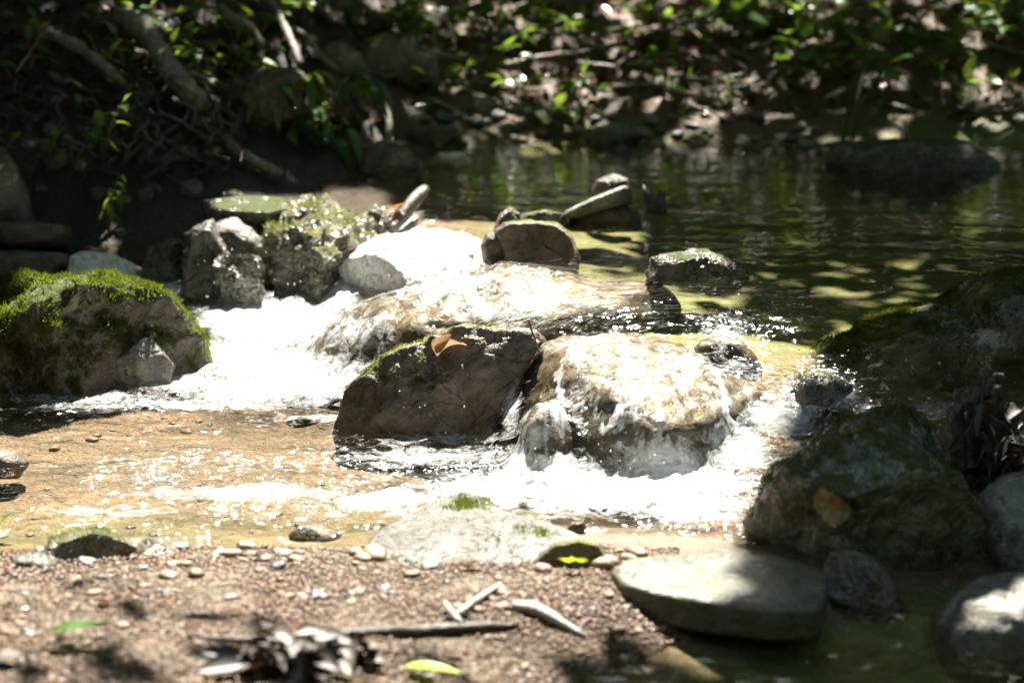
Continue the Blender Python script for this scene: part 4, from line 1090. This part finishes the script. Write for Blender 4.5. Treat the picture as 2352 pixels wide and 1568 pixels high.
PL = [((420, 110), [(370, 60), (430, 70), (480, 50), (500, 100)], .065, .035, 4, 'small bright green plant under the long bare branch', 'leafbright', 'ovate'),
      ((470, 160), [(440, 110), (500, 130)], .05, .028, 4, 'leaf cluster beside the short mossy branch', 'leafbright', 'ovate'),
      ((600, 70), [(575, 35), (635, 35)], .08, .05, 2, 'pair of big bright leaves at the top left', 'leafbright', 'round'),
      ((330, 60), [(300, 20), (350, 10)], .07, .04, 3, 'dark leafed plant at the top edge over the thick root', 'leaf', 'ovate'),
      ((450, 40), [(440, 5), (480, 0)], .08, .04, 3, 'plant with pale leaves at the top edge left', 'leaf', 'ovate'),
      ((850, 60), [(820, 20), (880, 30), (930, 5)], .08, .045, 4, 'dark green plant above the mossy bank boulder', 'leaf', 'ovate'),
      ((1120, 75), [(1070, 10), (1120, 20), (1170, 40)], .11, .06, 3, 'plant with big hanging leaves at the top middle', 'leafbright', 'ovate'),
      ((1220, 60), [(1215, 0), (1250, 10)], .10, .06, 3, 'plant with two broad leaves right of the top middle', 'leafbright', 'ovate'),
      ((1010, 235), [(975, 175), (1030, 180), (1060, 165)], .085, .055, 2, 'plant with palmate leaves left of the grey branch', 'leaf', 'round'),
      ((1130, 170), [(1090, 135), (1150, 125)], .10, .04, 2, 'plant with one long flat leaf above the palmate leaves', 'leaf', 'ovate'),
      ((1190, 215), [(1150, 180), (1220, 185)], .08, .035, 3, 'pale leafed plant under the grey branch', 'leaf', 'ovate'),
      ((1340, 95), [(1290, 45), (1340, 35), (1390, 60)], .065, .035, 5, 'bushy yellow-green plant at the top right of centre', 'leafbright', 'ovate'),
      ((1470, 70), [(1440, 15), (1490, 20), (1530, 30)], .08, .05, 4, 'sunny plant against the bright gap at the top', 'leafbright', 'ovate'),
      ((1330, 230), [(1290, 185), (1340, 170), (1380, 200)], .075, .04, 4, 'low dark plant below the grey branch', 'leaf', 'ovate'),
      ((1270, 275), [(1220, 250), (1280, 245), (1340, 250)], .085, .045, 4, 'low plant spreading above the far pale stones', 'leaf', 'ovate'),
      ((1500, 180), [(1450, 120), (1500, 130), (1540, 105)], .07, .04, 4, 'leafy plant between the two long branches', 'leaf', 'ovate'),
      ((1660, 85), [(1640, 20), (1690, 30), (1740, 20)], .12, .10, 2, 'plant with large round dark leaves at the top right', 'leaf', 'round'),
      ((1760, 75), [(1740, 20), (1800, 40)], .08, .06, 3, 'round leafed plant right of the large round leaves', 'leaf', 'round'),
      ((1850, 185), [(1810, 110), (1850, 90), (1900, 120), (1880, 150)], .10, .075, 3, 'clump of broad pale green leaves on the right bank', 'leaf', 'round'),
      ((1920, 90), [(1880, 55), (1930, 50)], .075, .06, 3, 'small broad leaf plant above the broad leaved clump', 'leaf', 'round'),
      ((2000, 190), [(1985, 120), (2020, 100), (2040, 150)], .10, .08, 3, 'dark broad leaf plant left of the grass', 'leaf', 'round'),
      ((2080, 120), [(2050, 55), (2110, 60), (2140, 90)], .10, .07, 3, 'plant with drooping rounded leaves at the upper right', 'leaf', 'round'),
      ((2200, 250), [(2180, 190), (2220, 180), (2160, 160)], .09, .04, 4, 'leafy plant with upright leaves right of the grass', 'leaf', 'ovate'),
      ((2290, 230), [(2260, 170), (2320, 180)], .08, .04, 4, 'dark plant at the right edge above the black stick', 'leaf', 'ovate'),
      ((2260, 90), [(2230, 20), (2290, 30), (2340, 50)], .07, .035, 5, 'spotted light plant in the top right corner', 'leafbright', 'ovate'),
      ((2150, 60), [(2130, 10), (2180, 0)], .07, .05, 4, 'dark plant at the top edge toward the right', 'leaf', 'ovate'),
      ((1980, 40), [(1950, 0), (2010, -10)], .08, .06, 3, 'plant on the top edge above the dark broad leaf plant', 'leaf', 'ovate'),
      ((660, 30), [(640, -5), (700, 5)], .06, .03, 4, 'small plant at the foot of the straight grey branch', 'leaf', 'ovate'),
      ((760, 40), [(730, 0), (790, 10)], .06, .03, 4, 'low plant at the top edge left of the mossy boulder', 'leaf', 'ovate')]
for i, (b, tips, L, Wd, n, lab, m, shp) in enumerate(PL):
    sprout(b, tips, L, Wd, n + 1, lab, m, .04, shp, .7, 10 + i)
for k in range(66):
    px = random.uniform(860, 2400); py = random.triangular(-20, 265, 60)
    if 1540 < px < 1800 and py > 200: continue
    b = at_bank(px, py, .02); r = random.random()
    st = [(random.uniform(-.10, .10), random.uniform(-.10, .03), random.uniform(.05, .15)) for _ in range(random.choice([1, 2, 2, 3]))]
    plant(b, st, (random.choice([2, 3, 4]), random.uniform(.05, .10), random.uniform(.028, .06)), 'low leafy plant growing among the litter of the far bank', group='low plants of the far bank', mat=random.choice(['leaf', 'leaf', 'leaf', 'leafbright']), shape=random.choice(['ovate', 'ovate', 'round']), droop=.7, seed=400 + k)
for k in range(40):
    px, py = random.uniform(-20, 700), random.uniform(-20, 200) if k < 26 else random.uniform(180, 420)
    b = at_bank(px, py, .02)
    st = [(random.uniform(-.07, .07), random.uniform(-.08, .02), random.uniform(.03, .11)) for _ in range(random.choice([1, 2]))]
    plant(b, st, (random.choice([2, 3, 4]), random.uniform(.04, .075), random.uniform(.02, .035)), 'low leafy plant rooted on the dark left bank', group='low plants of the left bank', mat=random.choice(['leaf', 'leaf', 'leafbright']), shape='ovate', droop=.7, seed=600 + k)
grass_tuft(at_bank(1945, 320, .05), 26, .34, 'large tuft of long grass blades behind the far grey rock', seed=4, lean=(.45, 0))
grass_tuft(at_bank(1660, 232, .03), 14, .12, 'small upright grass tuft above the far gravel', seed=5)
grass_tuft(at_bank(1570, 190, .03), 9, .08, 'tiny grass tuft left of the upright tuft', seed=6)
grass_tuft(at_bank(1562, 262, .03), 6, .07, 'lowest small grass tuft near the far waterline', seed=7)
grass_tuft(at_bank(2080, 330, .03), 10, .12, 'short grass leaning over the far grey rock', seed=8)

# loose twigs and dead leaves
for k in range(26):
    x, y = random.uniform(0, 1450), random.uniform(1300, 1555); a = random.uniform(-.5, .5); L = random.uniform(25, 75)
    pp = [(x, y), (x + L * .5 * math.cos(a) + random.uniform(-4, 4), y + L * .18 * math.sin(a)), (x + L * math.cos(a), y + L * .4 * math.sin(a))]
    stick(pp, [.0022, .002, .0012], random.choice(['twig', 'barkdark', 'paletwig']), 'thin loose twig fragment strewn on the front gravel', 'twig', 'twig', lift=.004, group='twig fragments on the gravel')
for k in range(36):
    x, y = random.uniform(900, 2352), random.uniform(0, 270); a = random.uniform(-.9, .9); L = random.uniform(40, 170)
    pp = [(x, y), (x + L * .5 * math.cos(a) + random.uniform(-8, 8), y + L * .25 * math.sin(a)), (x + L * math.cos(a), y + L * .5 * math.sin(a))]
    stick(pp, [.005, .004, .002], random.choice(['twig', 'barkgrey', 'paletwig']), 'thin fallen twig lying in the litter of the far bank', 'twig', 'twig', lift=.03, group='fallen twigs on the far bank')
for k in range(14):
    x, y = random.uniform(0, 1500), random.uniform(1285, 1550)
    P_ = hit(x, y) + Vector((0, 0, .006)); mb = MB(); a = random.uniform(0, 6.28)
    leaf_geo(mb, Vector((0, 0, 0)), Vector((math.cos(a), math.sin(a), random.uniform(.05, .35))), random.uniform(.02, .045), random.uniform(.012, .024), random.uniform(.2, .9), random.uniform(-.4, .4), .25, 6, random.random())
    o = mb.build('leaf', M['leafbrown']); o.location = P_; tag(o, 'small dead brown leaf lying loose on the front gravel', 'leaf', 'dead leaves on the gravel')

# leaf litter on the bank
def litter(n):
    px = RNG.uniform(-60, 2410, n); py = RNG.uniform(-90, 300, n) ** 1
    P = hits(np.stack([px, py], -1))
    P = P[P[:, 2] > U + .06]
    mb = MB()
    for q in P:
        a = random.uniform(0, 6.28)
        leaf_geo(mb, Vector(q) + Vector((0, 0, .008)), Vector((math.cos(a), math.sin(a), random.uniform(-.25, .5))), random.uniform(.025, .065), random.uniform(.014, .034), random.uniform(-.5, .7), random.uniform(-.9, .9), .22, 3, random.random())
    o = mb.build('leaf_litter', M['leafbrown'])
    tag(o, 'brown fallen leaves littering the far bank', 'leaf litter', kind='stuff')
litter(1900)

# ------------------------------------------------------------------ spray
mb = MB()
v1, f1 = ICO[1]
for (cx, cy, y, n, sx, sy) in [(640, 650, 6.45, 50, 110, 50), (880, 640, 6.35, 16, 60, 40), (1040, 930, 5.40, 8, 90, 45), (1690, 780, 5.5, 50, 50, 40), (640, 400, 6.9, 12, 120, 90), (1250, 1040, 5.15, 60, 90, 35), (1500, 1070, 5.1, 60, 140, 25)]:
    for k in range(n):
        q = on_y(random.gauss(cx, sx), random.gauss(cy, sy), y + random.uniform(-.12, .12)); r = .0005 + .0018 * random.random() ** 2.5
        mb.add(v1 * np.array((r, r, r * 1.5)) + np.array(q), f1.tolist())
nt = NT('water_drop'); p = nt.n("ShaderNodeBsdfPrincipled", {"Base Color": (.8, .82, .82, 1), "Roughness": .08})
o = mb.build('water_spray', nt.out(p.outputs[0])); tag(o, 'droplets of spray flying above the falls', 'spray', kind='stuff')

# ------------------------------------------------------------------ the wood round the stream: trees whose crowns shade it
LIT = [([(430, 640), (440, 540), (560, 425), (860, 435), (960, 495), (1200, 475), (1480, 405), (1500, 520), (1330, 560), (1500, 600), (1720, 600), (1700, 660), (1600, 700), (1650, 720), (1740, 760), (1850, 790),
         (1960, 880), (1950, 960), (1850, 1030), (1770, 1080), (1740, 1180), (1770, 1270), (1740, 1380), (1600, 1420), (1480, 1420), (1300, 1470), (1150, 1440), (1000, 1380), (760, 1380), (500, 1360), (300, 1350), (0, 1330), (-200, 1320),
         (-200, 900), (0, 860), (-100, 760), (-150, 600), (150, 600), (330, 620)], 1.0)]
def in_poly(x, y, poly):
    p = np.array(poly, float); q = np.roll(p, -1, 0); c = np.zeros(len(x), bool)
    for (ax, ay), (bx, by) in zip(p, q):
        if ay == by: continue
        t = ((ay > y) != (by > y)) & (x < (bx - ax) * (y - ay) / (by - ay) + ax)
        c ^= t
    return c
SPOTS = [(1990, 775, 110, 30), (2270, 680, 70, 50), (2090, 830, 60, 30), (1990, 1030, 60, 25), (650, 215, 70, 60), (835, 200, 30, 60), (700, 350, 50, 25), (330, 130, 70, 65), (430, 270, 65, 55), (120, 55, 0, 0), (440, 35, 120, 30), (560, 70, 60, 40), (660, 100, 40, 60), (1480, 30, 110, 50), (1130, 40, 120, 40), (2130, 40, 60, 60), (2250, 180, 50, 90),
         (1240, 330, 80, 40), (1350, 100, 120, 25), (1280, 180, 140, 25), (1850, 110, 60, 30), (250, 480, 40, 60), (300, 560, 0, 0), (1400, 225, 90, 20), (2230, 420, 40, 60), (845, 190, 30, 25), (2330, 1150, 50, 60),
         (2290, 1400, 100, 60), (1960, 1310, 40, 40), (2060, 1480, 0, 0), (900, 1480, 200, 30), (1200, 1510, 160, 40), (2260, 700, 60, 50), (250, 600, 60, 30), (460, 400, 20, 20)]

def canopy_keep(P):
    """where the shadow of a leaf at P lands; leaves are absent where the sun reaches the stream"""
    S = np.array(SUN)
    h = np.full(len(P), .15)
    for _ in range(4):
        g = P - S * ((P[:, 2] - h) / S[2])[:, None]
        h = np.where((np.abs(g[:, 0]) < 3.4) & (g[:, 1] > 2.5) & (g[:, 1] < 19), np.maximum(tfast(g[:, 0], g[:, 1]), np.where(g[:, 1] > 6.3, .2, .03)), .3)
    g = P - S * ((P[:, 2] - h) / S[2])[:, None]
    ok = g[:, 1] > 2.0
    g2 = g.copy(); g2[~ok] = (0, 3, .15)
    px, py = to_px(g2)
    n = perlin(g2 * np.array((3.2, 3.2, 0)) + 40); n2 = perlin(g2 * np.array((8, 8, 0)) + 70)
    jx, jy = px + n * 90, py + n2 * 45
    lit = np.zeros(len(P))
    for poly, s in LIT: lit = np.maximum(lit, in_poly(jx, jy, poly) * s)
    lit = np.maximum(lit, in_poly(jx, jy, [(1300, 520), (1700, 500), (2300, 540), (2200, 680), (1850, 780), (1700, 720), (1500, 640)]) * .42)
    lit = np.maximum(lit, in_poly(jx, jy, [(-300, 1250), (1500, 1250), (1350, 1500), (900, 1700), (-300, 1700)]) * np.clip((1750 - jy) / 240, .90, .98))
    bank = ok & (py < 335) & (g[:, 1] < 10.3)
    lit = np.maximum(lit, bank * np.where(px > 950, np.where(py < 90, .62, np.where(py > 190, .74, .5)), np.where(px > 550, .45, .32)))
    for (cx, cy, rx, ry) in SPOTS:
        if rx: lit = np.maximum(lit, (((px - cx) / rx) ** 2 + ((py - cy) / ry) ** 2 < 1) * .93)
    lit = np.where(ok, lit, 0)
    gap = (n2 + .6 * n) > np.where(ok & (py < 320) & (g[:, 1] < 10.3), .24, .42)
    lit = np.maximum(lit, gap * .8)
    return RNG.random(len(P)) > lit

TREES = [(-3.6, 11.5, 'tall tree on the left bank whose crown hangs over the stream'), (.3, 14.0, 'tall tree upstream in the middle whose crown shades the pool'), (4.0, 11.8, 'tall tree on the right bank leaning over the stream'),
         (-5.4, 6.8, 'tree to the left of the stream bank'), (5.2, 7.0, 'tree to the right of the stream bank'), (-2.4, 17.5, 'tree far upstream on the left slope'), (3.2, 18.0, 'tree far upstream on the right slope'),
         (-7.5, 14.5, 'tree deep in the wood on the left'), (8, 15, 'tree deep in the wood on the right'), (0, 19.5, 'low branched tree closing the view upstream'), (-5.2, 21, 'tree at the back of the wood left of the stream'), (6, 21.5, 'tree at the back of the wood right of the stream'),
         (-3.4, -2.8, 'tree behind the viewpoint on the left'), (3.5, -3.0, 'tree behind the viewpoint on the right'), (0, -6.2, 'tree straight behind the viewpoint'), (-6.5, 1.5, 'tree on the gravel side to the left'), (6.4, 1.8, 'tree on the near bank to the right')]
def leaf_cloud(P, size, rs):
    n = len(P)
    d = rs.normal(size=(n, 3)); d[:, 2] *= .5; d /= np.linalg.norm(d, axis=1)[:, None]
    s = np.cross(d, rs.normal(size=(n, 3))); s /= np.linalg.norm(s, axis=1)[:, None]
    L = (size * rs.uniform(.7, 1.3, n))[:, None]
    nn = np.cross(d, s)
    V = np.stack([P - d * L * .5, P - d * L * .1 + s * L * .32 + nn * L * .06, P + d * L * .25 + s * L * .22, P + d * L * .55, P + d * L * .25 - s * L * .22, P - d * L * .1 - s * L * .32 + nn * L * .06], 1)
    F = np.arange(n * 6).reshape(n, 6)
    return V.reshape(-1, 3), F

def build_trees():
    rs = np.random.default_rng(21)
    # crown volume over the stream: clustered sprays of leaves
    nsp = 5600
    C = np.stack([rs.uniform(-4.6, 5.0, nsp), rs.uniform(5.0, 18.0, nsp), rs.uniform(3.0, 7.2, nsp)], -1)
    k = 26
    P = (C[:, None] + rs.normal(0, 1, (nsp, k, 3)) * np.array((.24, .24, .11))).reshape(-1, 3)
    P = P[canopy_keep(P)]
    groups = [[] for _ in TREES]
    tx = np.array([(t[0], t[1]) for t in TREES])
    near = np.argmin(np.hypot(P[:, None, 0] - tx[None, :9, 0], P[:, None, 1] - tx[None, :9, 1]), 1)
    for i in range(9): groups[i].append(P[near == i])
    for i, (x, y, _) in enumerate(TREES):
        base = tz(x, y)
        # the tree's own crown
        n = 420 if 3 <= i else 60
        lo, hi, rad = (base + 2.2, base + 8.0, 2.6)
        if i >= 12: lo, hi, rad = 1.0, 8, 2.7
        if 5 <= i <= 11: lo, hi, rad = base + .2, base + 8, 2.6
        c = rs.normal(size=(n, 3)); c /= np.linalg.norm(c, axis=1)[:, None]; c *= rs.random(n)[:, None] ** .4
        c = c * np.array((rad, rad, (hi - lo) / 2)) + np.array((x, y, (lo + hi) / 2))
        q = (c[:, None] + rs.normal(0, 1, (n, 40, 3)) * np.array((.34, .34, .18))).reshape(-1, 3)
        q = q[canopy_keep(q)]
        groups[i].append(q)
    for i, (x, y, lab) in enumerate(TREES):
        base = tz(x, y)
        root = empty('tree', (x, y, base)); tag(root, lab, 'tree', 'trees of the wood round the stream')
        P = np.concatenate(groups[i])
        V, F = leaf_cloud(P, .15, rs)
        o = obj('crown', V - np.array((x, y, base)), F, M['canopy'], root, smooth=False)
        attr(o, "tint", np.repeat(rs.random(len(P)), 6))
        mb = MB()
        hgt = 7.5
        lean = Vector((rs.uniform(-.3, .3), rs.uniform(-.3, .3), 0))
        tr = [Vector((0, 0, -.3)), Vector((0, 0, 1.2)) + lean * .3, Vector((0, 0, 4)) + lean, Vector((0, 0, hgt)) + lean * 1.6]
        tube_geo(mb, tr, [.22, .17, .12, .04], 12, .1)
        for k2 in range(9):
            if len(P) == 0: break
            tgt = Vector(P[rs.integers(len(P))]) - Vector((x, y, base))
            if tgt.z < 1.4: tgt.z = 1.4
            st = Vector((0, 0, min(hgt * .85, max(1.3, tgt.z * .6)))) + lean * .8
            tube_geo(mb, [st, st.lerp(tgt, .5) + Vector((0, 0, .3)), tgt], [.06, .035, .010], 7, .1)
        mb.build('trunk', M['barkdark'], root)
build_trees()
def build_shrubs():
    rs = np.random.default_rng(5)
    sites = [(x, 14.5 + rs.uniform(-1, 1.5)) for x in np.arange(-9, 10, 1.9)] + [(x, 22.5 + rs.uniform(-1, 1)) for x in np.arange(-13, 14, 2.6)] + [(x, -5.5 - rs.uniform(0, 1.5)) for x in np.arange(-8, 9, 2.0)]
    sites += [(sx * (6.6 + rs.uniform(0, 1)), y) for sx in (-1, 1) for y in (-3, -1, 1, 3, 5, 8.5, 10.5, 12.5)]
    for (x, y) in sites:
        base = tz(x, y)
        root = empty('shrub', (x, y, base))
        tag(root, 'tall leafy shrub of the undergrowth ringing the stream', 'shrub', 'undergrowth shrubs of the wood')
        n, hgt = 110, rs.uniform(2.6, 4.2)
        c = rs.normal(size=(n, 3)); c /= np.linalg.norm(c, axis=1)[:, None]; c *= rs.random(n)[:, None] ** .4
        c = c * np.array((1.35, 1.1, hgt / 2)) + np.array((0, 0, hgt / 2 + .1))
        q = (c[:, None] + rs.normal(0, 1, (n, 34, 3)) * np.array((.26, .26, .2))).reshape(-1, 3)
        q = q[canopy_keep(q + np.array((x, y, base)))]
        V, F = leaf_cloud(q, .17, rs)
        o = obj('foliage', V, F, M['canopy'], root, smooth=False); attr(o, "tint", np.repeat(rs.random(len(q)), 6))
        mb = MB()
        for k in range(5):
            tip = Vector(c[k]); tube_geo(mb, [Vector((0, 0, -.1)), tip * .5 + Vector((0, 0, .1)), tip], [.03, .02, .008], 6)
        mb.build('stem', M['barkdark'], root)
build_shrubs()
